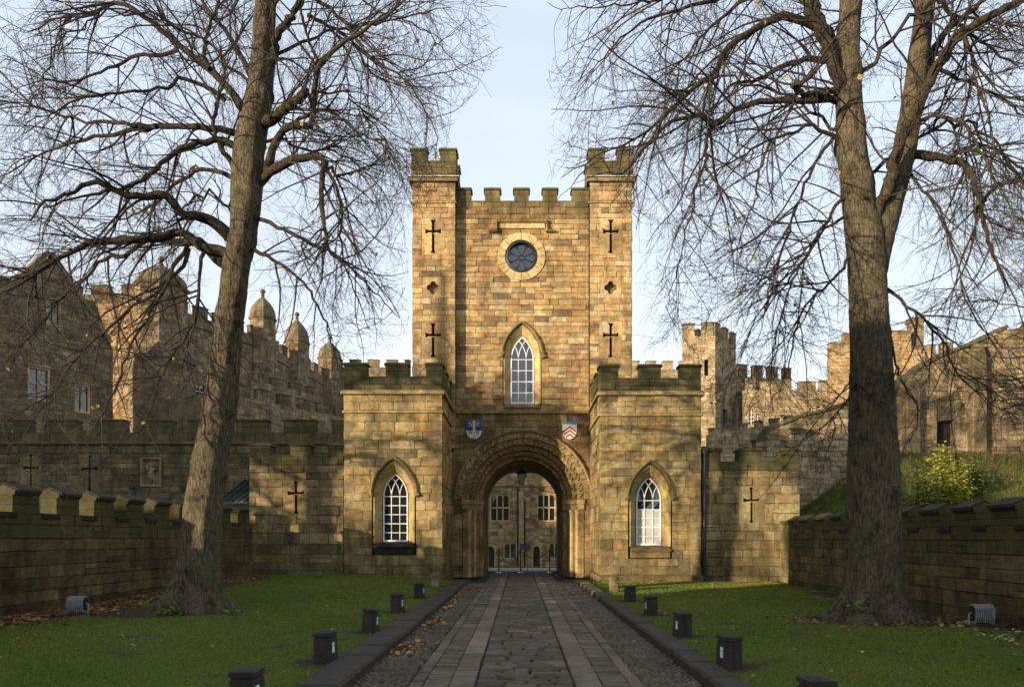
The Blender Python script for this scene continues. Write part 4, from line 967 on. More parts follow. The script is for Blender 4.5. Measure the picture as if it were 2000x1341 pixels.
#@@PART2
# ================================================================== BACKGROUND LEFT: long battlemented wall and college range
def joined_wall(t, fr, W, z0, z1, kind, ch=.34, ln=(.45, .95), ops=(), T=.5, topf=None, moss=None, lim=0, shade=None, u0=0.0, proud=.02):
    S = Stones(t, lim, 'stone'); c_ = MB()
    masonry(S, c_, fr, u0, W, z0, z1, ch, ln, ops, kind, T, proud=proud, topf=topf, moss=moss, shade=shade)
    S.flush(); c_.build('wall_core', M_MORTAR, t)
def bridge_window(parent, fr, c, v, w, h, lights=2, transom=False, arched=False, bars=None, label=None):
    """stone mullioned window: surround, mullions, a pane per light"""
    e = empty('window', (0, 0, 0)); e.parent = parent; e.location = Vector(fr(c, v, 0)) - wloc(parent)
    if label: e['label'] = label
    m = MB(); tn = tone('court', 1.25); b = .10
    m.prism(fr, [(c - w / 2 - b, v - b), (c + w / 2 + b, v - b), (c + w / 2 + b, v), (c - w / 2 - b, v)], -.25, .03, tn)
    m.prism(fr, [(c - w / 2 - b, v + h), (c + w / 2 + b, v + h), (c + w / 2 + b, v + h + b), (c - w / 2 - b, v + h + b)], -.25, .03, tn)
    for s in (-1, 1):
        a, d = c + s * w / 2, c + s * (w / 2 + b); m.prism(fr, [(min(a, d), v), (max(a, d), v), (max(a, d), v + h), (min(a, d), v + h)], -.25, .02, tn)
    m.prism(fr, [(c - w / 2 - b * 2, v + h + b * 1.3), (c + w / 2 + b * 2, v + h + b * 1.3), (c + w / 2 + b * 2, v + h + b * 2.2), (c - w / 2 - b * 2, v + h + b * 2.2)], -.05, .12, tone('court', .8))
    lw_ = w / lights
    for k in range(1, lights): u = c - w / 2 + k * lw_; m.prism(fr, [(u - .05, v), (u + .05, v), (u + .05, v + h), (u - .05, v + h)], -.2, -.02, tn)
    if transom: m.prism(fr, [(c - w / 2, v + h * .48), (c + w / 2, v + h * .48), (c + w / 2, v + h * .53), (c - w / 2, v + h * .53)], -.2, -.02, tn)
    if arched:
        for k in range(lights):      # spandrels that round the head of each light
            uc = c - w / 2 + (k + .5) * lw_; r_ = lw_ / 2 - .05
            for s in (-1, 1):
                pts = [(uc + s * r_ * math.cos(t), v + h - r_ + r_ * math.sin(t)) for t in [math.pi / 2 * i / 5 for i in range(6)]] + [(uc + s * (r_ + .02), v + h)]
                if s > 0: pts = pts[::-1]
                m.prism(fr, pts, -.2, -.04, tn)
    m.build('frame', M_TRIM, e)
    for k in range(lights):
        u = c - w / 2 + k * lw_
        for a, d in (((0, .5), (.5, 1)) if transom else ((0, 1),)):
            m = MB(); t = R.uniform(-.01, .01); m.add([fr(u, v + h * a, -.14 + t), fr(u + lw_, v + h * a, -.14 - t), fr(u + lw_, v + h * d, -.14 + t), fr(u, v + h * d, -.14 - t)], [(0, 1, 2, 3)]); m.build('pane', M_GLASS, e)
    if bars:
        m = MB()
        for k in range(lights):
            u = c - w / 2 + (k + .5) * lw_; m.prism(fr, [(u - .025, v), (u + .025, v), (u + .025, v + h), (u - .025, v + h)], -.135, -.11)
            for q in range(1, bars): y = v + h * q / bars; m.prism(fr, [(u - lw_ / 2, y - .025), (u + lw_ / 2, y - .025), (u + lw_ / 2, y + .025), (u - lw_ / 2, y + .025)], -.134, -.112)
        m.build('glazing_bars', M_WHITE, e)
    m = MB(); m.prism(fr, [(c - w / 2 - .3, v - .3), (c + w / 2 + .3, v - .3), (c + w / 2 + .3, v + h + .3), (c - w / 2 - .3, v + h + .3)], -.6, -.4); m.build('dark_room', M_DARK, e)
def rect_for(c, v, w, h): return op_rect(c, w + .2, v - .1, v + h + .1)
def battlement(t, f, u0, u1, z0, z1, ml, gp, T, kind, moss=.3, k=.8, phase=0.0):
    u = u0 + phase
    while u < u1 - .2:
        e = min(u + ml, u1); merlon(t, f, u, e, z0, z1, T, kind, moss, k)
        if e + gp < u1: crenel_sill(t, f, e, e + gp, z0, T, kind, k)
        u = e + gp

# long wall behind the left yard wall
DM = 36.0; fM = frame((0, DM, 0), (1, 0, 0), (0, -1, 0)); zm = lambda y: PZ(y, DM)
t = empty('long_battlemented_wall', (PX(250, DM), DM, 0), 'high grey-green battlemented wall with cross slits, behind the low wall on the left', 'wall')
rel = (PX(296, DM), zm(950), 1.05, 1.45)
sl = [(PX(60, DM), zm(960), zm(884)), (PX(175, DM), zm(962), zm(886))]
ops = [op_rect(rel[0], rel[2], rel[1], rel[1] + rel[3])] + [op_rect(c, 1.1, a, b) for c, a, b in sl]
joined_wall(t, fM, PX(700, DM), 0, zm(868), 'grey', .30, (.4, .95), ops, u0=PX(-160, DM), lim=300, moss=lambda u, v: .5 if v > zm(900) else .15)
SM = Stones(t, 10)
for c, a, b in sl: cross_quads(SM, None, fM, c, a, b, 1.1, 'grey', a + (b - a) * .62, arm_w=.8, flare=.2)
m = MB(); m.prism(fM, [(PX(-160, DM), zm(868)), (PX(700, DM), zm(868)), (PX(700, DM), zm(868) + .14), (PX(-160, DM), zm(868) + .14)], -.5, .12, tone('grey', .9, .6), .03); m.build('string_course', M_TRIM, t)
fM2 = frame((0, DM + .02, 0), (1, 0, 0), (0, -1, 0))
joined_wall(t, fM2, PX(700, DM), zm(868) + .14, zm(846), 'grey', .3, (.5, 1), (), T=.5, u0=PX(-160, DM), moss=lambda u, v: .6)
battlement(t, fM2, PX(-100, DM), PX(700, DM), zm(846), zm(818), 1.62, .78, .5, 'grey', .8, .95)
# carved relief panel
rp = empty('relief_panel', (0, 0, 0)); rp.parent = t; rp.location = Vector(fM(rel[0], rel[1], 0)) - wloc(t); rp['label'] = 'weathered carved figure in a square stone frame'
m = MB(); u, v, w, h = rel; sweep(m, fM, [(u - w / 2 + .02, v + .02), (u + w / 2 - .02, v + .02), (u + w / 2 - .02, v + h - .02), (u - w / 2 + .02, v + h - .02)], [(-.02, -.1), (-.02, .08), (.05, .1), (.12, -.02)], tone('college', .9), True); m.build('frame', M_TRIM, rp)
m = MB(); m.prism(fM, [(u - w / 2, v), (u + w / 2, v), (u + w / 2, v + h), (u - w / 2, v + h)], -.3, -.08, tone('college', .85)); m.build('ground_slab', M_STONE, rp)
m = MB(); A = lambda x, z, n=-.03: fM(u + x, v + h * .5 + z, n)
m.tube([A(0, -.45), A(-.03, -.2), A(0, .05), A(.04, .25)], [.10, .15, .14, .08], 8, tone('college')); m.tube([A(.04, .30), A(.06, .42)], [.08, .06], 8, tone('college'))
for s in (-1, 1): m.tube([A(.05 * s, .2), A(.22 * s, .1), A(.30 * s, .32)], [.06, .05, .04], 6, tone('college')); m.tube([A(.04 * s, -.2), A(.16 * s, -.4), A(.12 * s, -.6)], [.08, .06, .05], 6, tone('college'))
m.build('carved_figure', M_TRIM, rp, smooth=True)
# glass lean-to roof glimpsed between the walls, chimney pot
t = empty('lean_to_roof', (PX(478, 31), 31, 2.6), 'small glazed lean-to roof between the low wall and the left wing wall', 'roof')
m = MB(); A, B = P(420, 982, 31), P(487, 982, 31); m.add([A, B, (B[0], 34.5, B[2] + 1.3), (A[0], 34.5, A[2] + 1.3), ], [(0, 1, 2, 3)]); m.build('pane', M_GLASS, t)
m = MB()
for k in range(6): x = A[0] + (B[0] - A[0]) * k / 5; m.tube([(x, 31, A[2] + .02), (x, 34.5, A[2] + 1.33)], .022, 5)
m.tube([A, B], .05, 6); m.build('glazing_bars', M_IRON, t)
t = empty('chimney_pot', P(258, 968, 32), 'small dark chimney pot showing above the low left wall', 'chimney pot')
m = MB(); c_ = P(258, 969, 32); m.lathe((c_[0], c_[1], c_[2] - 1.0), [(.13, 0), (.13, 1.02), (.17, 1.05), (.15, 1.12), (.11, 1.3), (.14, 1.42), (.10, 1.44)], 12); m.build('pot', M_IRON, t, smooth=False)

# gabled house, its face turned towards the drive
hd = Vector((.5, .866, 0)); hn = Vector((.866, -.5, 0)); HO = Vector((-31.9 - 3.0, 44 - 5.2, 0)); fH = frame(HO, hd, hn)
t = empty('gabled_house', (HO.x + 3, HO.y + 6, 0), 'dark stone house with a steep gable and slate roof at the far left', 'house')
Lh = 13.0; zev = PZ(640, 47); gz = PZ(532, 49.5)
wins = [(8.2, 10.6, 1.1, 1.9, 2), (10.9, 10.2, .8, 1.7, 2), (5.2, 10.1, .9, 1.7, 2), (9.1, 15.6, .7, 1.4, 2)]
g0, g1 = 5.2, 12.6; gc = (g0 + g1) / 2
def topH(u): return (max(zev - .6, gz - abs(u - gc) * (gz - zev) / (g1 - gc)) if g0 < u < g1 else zev - .6)
joined_wall(t, fH, Lh, 5.0, gz, 'college', .30, (.35, .8), [rect_for(c, v, w, h) for c, v, w, h, l in wins], topf=topH, shade=lambda u, v: .85)
for c, v, w, h, l in wins: bridge_window(t, fH, c, v, w, h, l, transom=h > 1.8)
m = MB(); 
for a, b in (((g0 - .2, zev - .25), (gc, gz + .15)), ((gc, gz + .15), (g1 + .2, zev - .25))): sweep(m, fH, [a, b], [(-.05, -.5), (-.05, .1), (.22, .1), (.22, -.5)], tone('college', .9, .3))
m.build('gable_coping', M_TRIM, t)
m = MB(); apex = Vector(fH(gc, gz, 0)); eL = Vector(fH(g0, zev - .4, 0)); eR = Vector(fH(g1, zev - .4, 0)); bk = -hn * 2.4
m.add([tuple(apex + Vector((0,0,-.1))), tuple(eL), tuple(eL + bk), tuple(apex + bk + Vector((0,0,-.1))), tuple(eR), tuple(eR + bk)], [(0, 1, 2, 3), (0, 3, 5, 4)], (.13, .11, .08, .3))
e0, e1 = Vector(fH(-6, zev - .7, 0)), Vector(fH(Lh, zev - .7, 0)); rz = PZ(548, 47) - zev + .7
m.add([tuple(e0), tuple(e1), tuple(e1 - hn * 2.2 + Vector((0, 0, rz))), tuple(e0 - hn * 2.2 + Vector((0, 0, rz))), tuple(e1 - hn * 4.4), tuple(e0 - hn * 4.4)], [(0, 1, 2, 3), (3, 2, 4, 5)], (.13, .11, .08, .3)); m.build('roof', M_SLATE, t)
# dormer with glazed side
m = MB(); m.prism(fH, [(1.8, zev - .6), (4.6, zev - .6), (4.6, zev + 1.1), (3.2, zev + 2.0), (1.8, zev + 1.1)], -3.0, -.6, tone('college', .7)); m.build('dormer', M_STONE, t)
m = MB(); m.prism(fH, [(2.1, zev - .2), (4.3, zev - .2), (4.3, zev + 1.0), (2.1, zev + 1.0)], -.6, -.55); m.build('pane', M_GLASS, t)
m = MB(); vs = [fH(0, 0, -.6), fH(Lh, 0, -.6), fH(Lh, 0, -4.2), fH(0, 0, -4.2)]; vs = [(x, y, 0) for x, y, z in vs] + [(x, y, zev - .8) for x, y, z in vs]
m.add(vs, [(0, 1, 5, 4), (1, 2, 6, 5), (2, 3, 7, 6), (3, 0, 4, 7), (4, 5, 6, 7)], tone('college', .6)); m.build('house_mass', M_STONE, t)

# sunlit hall end and octagonal turrets with stone domes
def octagon(parent, cx, cy, r, z0, z1, kind, visible=(0, 1, 2, 3, 4, 5, 6, 7), ops_on=None, ch=.32, lim=0, ring=True):
    for k in visible:
        t0 = math.pi / 8 + k * math.pi / 4 - math.pi; t1 = t0 + math.pi / 4
        a = Vector((cx + r * math.cos(t0), cy + r * math.sin(t0), 0)); b = Vector((cx + r * math.cos(t1), cy + r * math.sin(t1), 0)); d = b - a; nn = Vector((d.y, -d.x, 0))
        f = frame(a, d, nn); joined_wall(parent, f, d.length, z0, z1, kind, ch, (.35, .8), (), T=.15, lim=lim)
def dome(parent, cx, cy, r, z, h):
    m = MB(); pr_ = [(r * 1.08, -.18), (r * 1.12, 0), (r * 1.02, .05), (r * 1.0, h * .18), (r * .93, h * .34), (r * .78, h * .5), (r * .55, h * .66), (r * .30, h * .78), (r * .14, h * .86), (r * .09, h * .92)]
    m.lathe((cx, cy, z), pr_, 8, tone('college', .72, .25), math.pi / 8); m.build('dome', M_STONE, parent)
    m = MB(); m.lathe((cx, cy, z + h * .9), [(.06, 0), (.2, .08), (.1, .2), (.26, .42), (.18, .62), (.03, .7)], 8, tone('college', .7, .3)); m.build('finial', M_TRIM, parent)
hall = empty('great_hall', (-31, 58, 0), 'stone hall end catching orange sunlight, behind the gabled house on the left', 'building')
DHl = 57.0; fG = frame((0, DHl, 0), (1, 0, 0), (0, -1, 0)); ua, ub = PX(100, DHl), PX(300, DHl)
joined_wall(hall, fG, ub, 6, PZ(592, DHl), 'orange', .34, (.4, .95), (), u0=ua, lim=200)
joined_wall(hall, frame((0, DHl - .0, 0), (1, 0, 0), (0, -1, 0)), ub, PZ(592, DHl) + .0, PZ(576, DHl), 'college', .3, (.4, .9), (), u0=ua)
battlement(hall, fG, ua, ub, PZ(576, DHl), PZ(556, DHl), 1.45, .95, .5, 'college', .4, .9, phase=.75)
m = MB(); m.box(ua, ub, DHl + .5, DHl + 9, 0, PZ(600, DHl), tone('college', .6)); m.build('building_mass', M_STONE, hall)
T_ = [(-28.0, 56.0, 1.85, PZ(562, 56), PZ(503, 55), PZ(706, 56)), (-23.3, 65.0, 1.12, PZ(622, 65), PZ(574, 65), PZ(770, 65)), (-21.9, 70.5, 1.15, PZ(668, 70.5), PZ(618, 70.5), PZ(800, 70)), (-20.4, 77.0, 1.22, PZ(700, 77), PZ(664, 77), PZ(820, 77))]
names = ['largest octagonal stone turret with a dome, half lit, at the corner of the hall', 'octagonal turret with a stone dome just right of the left tree trunk', 'slim domed octagonal turret, middle of the row behind the left lodge', 'farthest small domed turret, touching the left lodge battlements in view']
for i, (x, y, r, zt_, za_, zs) in enumerate(T_):
    t = empty('domed_turret', (x, y, 0), names[i], 'turret', 'domed octagonal turrets of the college range')
    octagon(t, x, y, r, zs, zt_, 'college', (0, 1, 2, 3, 4, 5)); octagon(t, x, y, r + .45, 4, zs - .12, 'college', (0, 1, 2, 3, 4))
    m = MB(); m.lathe((x, y, zs - .12), [(r + .45, 0), (r + .6, .03), (r + .55, .16), (r + .02, .4)], 8, tone('college', .75, .3), math.pi / 8); m.lathe((x, y, 2), [(r - .2, 0), (r - .2, zt_ - 2.1)], 8, tone('college', .5), math.pi / 8); m.build('string_course', M_TRIM, t)
    dome(t, x, y, r, zt_, za_ - zt_)
# walls of the range between the turrets
rng_ = empty('college_range', (-24, 68, 0), 'shadowed grey stone college range with battlements running back between domed turrets', 'building')
for i, ((x0, y0, r0, a0, b0, s0), (x1, y1, r1, a1, b1, s1)) in enumerate(zip(T_, T_[1:])):
    p = Vector((x0 + .6, y0 + .6, 0)); q = Vector((x1 - .3, y1 - .3, 0)); d = q - p; nn = Vector((d.y, -d.x, 0)); f = frame(p, d, nn); L = d.length
    top_ = (a0 + a1) / 2 - 1.6 if i == 0 else (a0 + a1) / 2 - 2.2
    ws = [(L * .30, 11.5, .9, 2.8), (L * .66, 11.5, .9, 2.8), (L * .30, 6.8, .9, 2.2), (L * .66, 6.8, .9, 2.2)] if L > 7 else [(L * .55, 9.0, .8, 2.4)]
    joined_wall(rng_, f, L, 4, top_, 'college', .32, (.4, .9), [rect_for(*w_) for w_ in ws])
    for c, v, w, h in ws: bridge_window(rng_, f, c, v, w, h, 1, bars=5)
    for zz in (top_ - .9, 10.4): m = MB(); m.prism(f, [(0, zz), (L, zz), (L, zz + .2), (0, zz + .2)], -.1, .14, tone('college', .8, .2), .04); m.build('string_course', M_TRIM, rng_)
    battlement(rng_, f, .3, L - .3, top_, top_ + .95, 1.15, .8, .5, 'college', .4, .8)
x0, y0 = T_[3][0], T_[3][1]; f = frame((x0 - .5, y0 + .8, 0), (1, .02, 0), (0.02, -1, 0)); joined_wall(rng_, f, 9, 4, PZ(718, 78), 'college', .32, (.4, .9)); battlement(rng_, f, .4, 9, PZ(718, 78), PZ(702, 78), 1.2, .8, .5, 'college', .3, .95)
# range block in front of the turrets, its mass added to shade the courtyard
f = frame((-21.5, 49.5, 0), (.5, .866, 0), (.866, -.5, 0)); ws = [(u, 7.2, .8, 1.5) for u in (2.0, 5.0, 8.0, 11.0)]
joined_wall(rng_, f, 15.5, 3, 11.9, 'college', .32, (.4, .9), [rect_for(*w_) for w_ in ws]); battlement(rng_, f, .2, 15.5, 11.9, 12.8, 1.2, .8, .4, 'college', .4, .8)
for c, v, w, h in ws: bridge_window(rng_, f, c, v, w, h, 2)
m = MB(); q = [f(0, 0, -.6), f(15.4, 0, -.6), f(15.4, 0, -6), f(0, 0, -6)]; m.add([(x, y, 0) for x, y, z in q] + [(x, y, 11.7) for x, y, z in q], [(0, 1, 5, 4), (1, 2, 6, 5), (2, 3, 7, 6), (3, 0, 4, 7), (4, 5, 6, 7)], tone('college', .6)); m.build('building_mass', M_STONE, rng_)
# lower outshot walls in front of the turrets
f = frame((PX(490, 58), 58, 0), (.5, .866, 0), (.866, -.5, 0)); joined_wall(rng_, f, 7, 3, PZ(752, 60), 'college', .32, (.4, .9)); battlement(rng_, f, .2, 7, PZ(752, 60), PZ(736, 60), 1.2, .8, .4, 'college', .4, .8)

# ================================================================== COURTYARD seen through the arch
DC = 68.0; fC = frame((0, DC, 0), (1, 0, 0), (0, -1, 0)); zc_ = lambda y: PZ(y, DC); xc_ = lambda x: PX(x, DC)
t = empty('courtyard_building', (0, DC, -1.05), 'stone courtyard building with mullioned windows seen through the archway', 'building')
cw = [(xc_(976.5), zc_(1015.5), xc_(994) - xc_(960), zc_(967) - zc_(1015.5), 3, True), (xc_(1067), zc_(1015.5), xc_(1084) - xc_(1052), zc_(966) - zc_(1015.5), 3, True),
      (xc_(996.5), zc_(1089), xc_(1008) - xc_(986), zc_(1061) - zc_(1089), 2, False), (xc_(1083), zc_(1088), .9, 1.3, 2, False)]
doors = [(xc_(1048), -1.05, xc_(1055.5) - xc_(1041.5), 2.0), (xc_(957), -1.05, .85, 2.0)]
ops = [rect_for(a, b, c, d) for a, b, c, d, _, _ in cw] + [op_rect(c, w, v - .1, v + h) for c, v, w, h in doors]
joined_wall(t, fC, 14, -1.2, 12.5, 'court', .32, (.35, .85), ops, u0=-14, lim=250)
for k, (a, b, c, d, l, tr) in enumerate(cw): bridge_window(t, fC, a, b, c, d, l, tr, arched=True)
for c, v, w, h in doors:
    m = MB(); sweep(m, fC, [(c - w / 2, v), (c - w / 2, v + h - w / 2)] + arc_pts(c, v + h - w / 2, w / 2, math.pi, 0, 8)[1:] + [(c + w / 2, v)], [(-.02, -.2), (-.02, .05), (.16, .05), (.16, -.2)], tone('court', 1.1)); m.build('door_surround', M_TRIM, t)
    m = MB(); m.prism(fC, [(c - w / 2, v), (c + w / 2, v), (c + w / 2, v + h), (c - w / 2, v + h)], -.35, -.2); m.build('door', M_WOOD, t)
m = MB(); zz = zc_(949); m.prism(fC, [(-14, zz), (14, zz), (14, zz + .18), (-14, zz + .18)], -.1, .15, tone('court', .7)); m.build('string_course', M_TRIM, t)
m = MB(); m.prism(fC, [(xc_(1013), -1), (xc_(1023), -1), (xc_(1023), zc_(960)), (xc_(1013), zc_(960))], -.05, .22, tone('court', .95), .02); m.build('pilaster_strip', M_STONE, t)
m = MB(); x = xc_(1011); m.tube([(x, DC - .1, -.9), (x, DC - .1, zc_(955))], .07, 8); x = xc_(1025); m.tube([(x, DC - .1, -.9), (x, DC - .1, zc_(975))], .06, 8); m.box(xc_(1009), xc_(1014), DC - .25, DC, zc_(957), zc_(953)); m.build('downpipe', M_IRON, t)
m = MB(); m.box(-14, 14, DC + .5, DC + 8, -1.2, 12.3, tone('court', .6)); m.build('building_mass', M_STONE, t)
# rope barrier
gz_ = fall(36.6)
for k, px in enumerate((974.5, 1016.5, 1073.5)):
    x = PX(px, 35.0); t = empty('barrier_post', (x, 35.0, 0), ['slim metal barrier post at the left of the archway', 'slim metal barrier post in the middle of the archway', 'slim metal barrier post at the right of the archway'][k], 'barrier post', 'rope barrier posts across the archway')
    m = MB(); m.lathe((x, 35, 0), [(.17, 0), (.17, .02), (.03, .05)], 16); m.build('base', M_STEEL, t, smooth=False)
    m = MB(); m.lathe((x, 35, .04), [(.028, 0), (.028, 1.02), (.045, 1.03), (.045, 1.08), (.02, 1.1), (.035, 1.14), (.01, 1.18)], 10); m.build('post', M_IRON, t)
def rope(a, b, sag, lab):
    t = [Vector(a).lerp(Vector(b), i / 12) - Vector((0, 0, sag * 4 * (i / 12) * (1 - i / 12))) for i in range(13)]
    m = MB(); m.tube(t, .02, 6); o = m.build('barrier_rope', M_ROPE); tag(o, lab, 'rope', 'ropes of the archway barrier')
X3 = [PX(p, 35.0) for p in (974.5, 1016.5, 1073.5)]
rope((X3[0] + .04, 35, 1.05), (X3[1] - .04, 35, 1.05), .62, 'dark rope sagging between the left and middle barrier posts')
rope((X3[1] + .04, 35, 1.05), (X3[2] - .04, 35, 1.05), .33, 'dark rope sagging between the middle and right barrier posts')
rope((X3[0] - .04, 35, 1.05), (X3[0] - .7, 35, .95), .1, 'short rope from the left barrier post to the passage wall')
rope((X3[2] + .04, 35, 1.05), (X3[2] + .35, 35, .8), .05, 'short rope from the right barrier post to the passage wall')
t = empty('notice_board', (PX(1025, 35.6), 35.6, 0), 'grey-blue notice board on a thin post behind the rope barrier', 'sign')
m = MB(); x = PX(1025, 35.6); m.box(x - .25, x + .25, 35.58, 35.62, PZ(1072.5, 35.6), PZ(1061, 35.6), None, .01); m.build('board', M_SIGN, t)
m = MB(); m.tube([(x + .14, 35.6, 0), (x + .14, 35.6, 1.3)], .016, 6); m.tube([(x - .14, 35.6, 0), (x - .14, 35.6, 1.3)], .016, 6); m.build('post', M_GREY, t)
t = empty('picnic_table', (PX(1074, 62), 62, fall(62)), 'dark red picnic table on the courtyard grass seen through the arch', 'picnic table')
x, y, z = PX(1076, 62), 62, fall(62)
m = MB()
for k in range(5): m = MB(); m.box(x - .85, x + .85, y - .36 + k * .15, y - .23 + k * .15, z + .70, z + .75); m.build('table_plank', M_PICNIC, t)
for s in (-1, 1):
    m = MB(); m.box(x - .85, x + .85, y + s * .7 - .12, y + s * .7 + .12, z + .42, z + .46); m.build('bench_plank', M_PICNIC, t)
    m = MB(); m.tube([(x + s * .6, y - .7, z), (x + s * .6, y - .25, z + .72)], .04, 4); m.tube([(x + s * .6, y + .7, z), (x + s * .6, y + .25, z + .72)], .04, 4); m.tube([(x + s * .6, y - .75, z + .4), (x + s * .6, y + .75, z + .4)], .035, 4); m.build('trestle', M_PICNIC, t)
# hanging lantern
DL = 33.6; L0 = Vector((PX(1019, DL), DL, 0)); zl = lambda y: PZ(y, DL)
t = empty('hanging_lantern', (L0.x, DL, zl(945)), 'black iron lantern with pale panes hanging in the archway', 'lantern')
m = MB(); m.lathe((L0.x, DL, 0), [(.30, zl(926)), (.33, zl(925)), (.30, zl(922)), (.18, zl(919)), (.05, zl(916)), (.02, spz + pr - .02)], 4, None, math.pi / 4)
for k in range(4):
    a = math.pi / 4 + k * math.pi / 2; m.tube([(L0.x + .28 * math.cos(a), DL + .28 * math.sin(a), zl(926)), (L0.x + .13 * math.cos(a), DL + .13 * math.sin(a), zl(945))], .016, 5)
m.lathe((L0.x, DL, 0), [(.15, zl(946.5)), (.15, zl(945))], 4, None, math.pi / 4); m.build('lantern_frame', M_IRON, t)
for k in range(4):
    a, b = math.pi / 4 + k * math.pi / 2, math.pi / 4 + (k + 1) * math.pi / 2; m = MB()
    m.add([(L0.x + r_ * math.cos(q), DL + r_ * math.sin(q), z_) for r_, q, z_ in ((.275, a, zl(926)), (.275, b, zl(926)), (.125, b, zl(945)), (.125, a, zl(945)))], [(0, 1, 2, 3)]); m.build('pane', M_FROST, t)
m = MB()
for s in (-1, 1):
    ex = ac + s * pr; m.tube([(L0.x + s * .18, DL, zl(925)), (L0.x + s * .30, DL, zl(944)), (L0.x + s * .95, DL, zl(957)), (L0.x + s * 1.5, DL, zl(962)), (ex, DL, zl(962))], .014, 5)
m.build('stay', M_IRON, t)

# ================================================================== BACKGROUND RIGHT: keep, curtain walls, mound wall
# square tower standing cornerwise
Dk = 58.0; kc = Vector((PX(1397, Dk), Dk, 0)); ang = math.radians(32)
t = empty('keep_tower', (kc.x, kc.y + 3, 0), 'square castle tower seen corner-on, left face sunlit and right face in shade', 'tower')
ztk, zck = PZ(655, Dk), PZ(628, Dk)
dl = Vector((-math.cos(math.radians(12)), math.sin(math.radians(12)), 0)); dr_ = Vector((math.cos(math.radians(52)), math.sin(math.radians(52)), 0))
Ll, Lr = 2.6, 4.4
pl = kc + dl * Ll; f1 = frame(pl, -dl, Vector((-math.sin(math.radians(12)), -math.cos(math.radians(12)), 0))); f2 = frame(kc, dr_, Vector((math.sin(math.radians(52)), -math.cos(math.radians(52)), 0)))
joined_wall(t, f1, Ll, 4, ztk, 'keep', .22, (.25, .7), [rect_for(1.9, PZ(730, Dk), .10, 1.1), rect_for(.45, PZ(810, Dk), .12, .9)], T=.3, lim=150)
kd = (2.0, PZ(838, Dk + 2), .75, 1.5)
joined_wall(t, f2, Lr, 4, ztk, 'keep', .22, (.25, .7), [rect_for(*kd)], T=.3, lim=150)
m = MB(); m.prism(f2, [(kd[0] - .5, kd[1] - .2), (kd[0] + .5, kd[1] - .2), (kd[0] + .5, kd[1] + 1.7), (kd[0] - .5, kd[1] + 1.7)], -.25, -.2); m.build('door', M_WOOD, t)
m = MB(); m.prism(f1, [(0, 5), (Ll, 5), (Ll, ztk - .3), (0, ztk - .3)], -.6, -.32, (.01, .01, .01, 0)); m.build('dark_room', M_DARK, t)
for f, L in ((f1, Ll), (f2, Lr)): battlement(t, f, 0, L, ztk, zck, .95 if L < 3 else 1.0, .55 if L < 3 else .70, .4, 'keep', .3, .95)
m = MB(); cs_ = [kc, pl, pl + dr_ * Lr, kc + dr_ * Lr]; c0 = sum(cs_, Vector()) / 4; cs_ = [c0 + (c - c0) * .8 for c in cs_]
m.add([(c.x, c.y, 0) for c in cs_] + [(c.x, c.y, ztk - .3) for c in cs_], [(0, 1, 5, 4), (1, 2, 6, 5), (2, 3, 7, 6), (3, 0, 4, 7), (4, 5, 6, 7)], tone('keep', .6)); m.build('tower_mass', M_MORTAR, t)
fo1 = frame(pl + Vector((0, .01, 0)), dr_, Vector((-math.sin(math.radians(52)), math.cos(math.radians(52)), 0))); battlement(t, fo1, .3, Lr, ztk, zck, 1.0, .7, .4, 'keep', .3, .9)
# curtain wall left of that tower, showing over the right lodge
t = empty('curtain_wall', (PX(1290, 62), 62, 0), 'distant pale curtain wall showing over the right lodge battlements', 'wall')
f = frame((0, 62, 0), (1, 0, 0), (0, -1, 0)); a, b = PX(1225, 62), PX(1350, 62); joined_wall(t, f, b, 6, PZ(722, 62), 'keep', .26, (.35, .8), (), u0=a)
battlement(t, f, a, b, PZ(722, 62), PZ(704, 62), .85, .60, .5, 'keep', .2, 1.0, phase=.2)
# main sunlit range right of the tower
Dr = 60.0; f = frame((0, Dr, 0), (1, 0, 0), (0, -1, 0)); zr = lambda y: PZ(y, Dr); xr = lambda x: PX(x, Dr)
t = empty('sunlit_range', (xr(1550), Dr, 0), 'sunlit castle range with small white windows and uneven battlements', 'building')
rw_ = [(xr(1468), zr(829), .50, 1.35), (xr(1480.5), zr(826), .50, .8), (xr(1522), zr(836), .36, .9), (xr(1531), zr(832), .36, .75), (xr(1586), zr(810), .5, .62), (xr(1598), zr(808), .5, .62)]
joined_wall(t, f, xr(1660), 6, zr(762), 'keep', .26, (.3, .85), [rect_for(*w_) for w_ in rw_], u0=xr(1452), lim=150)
for q, (c, v, w, h) in enumerate(rw_): bridge_window(t, f, c, v, w, h, 1, bars=None if q in (2, 3) else 4, arched=q < 2)
for p, q, y0_, y1_ in ((1458, 1476, 750, 738), (1486, 1512, 752, 745), (1512, 1546, 752, 740), (1560, 1594, 762, 744), (1602, 1622, 758, 742), (1622, 1660, 750, 738)):
    u0, u1 = xr(p), xr(q); S = Stones(t, 0); c_ = MB(); masonry(S, c_, f, u0, u1, zr(762), zr(y0_), .26, (.3, .7), (), 'keep', .4); S.flush(); c_.build('wall_core', M_MORTAR, t)
    merlon(t, f, u0, u1, zr(y0_), zr(y1_), .4, 'keep', .2, .95)
m = MB(); m.box(xr(1452), xr(1660), Dr + .6, Dr + 7, 0, zr(768), tone('keep', .6)); m.build('building_mass', M_MORTAR, t)
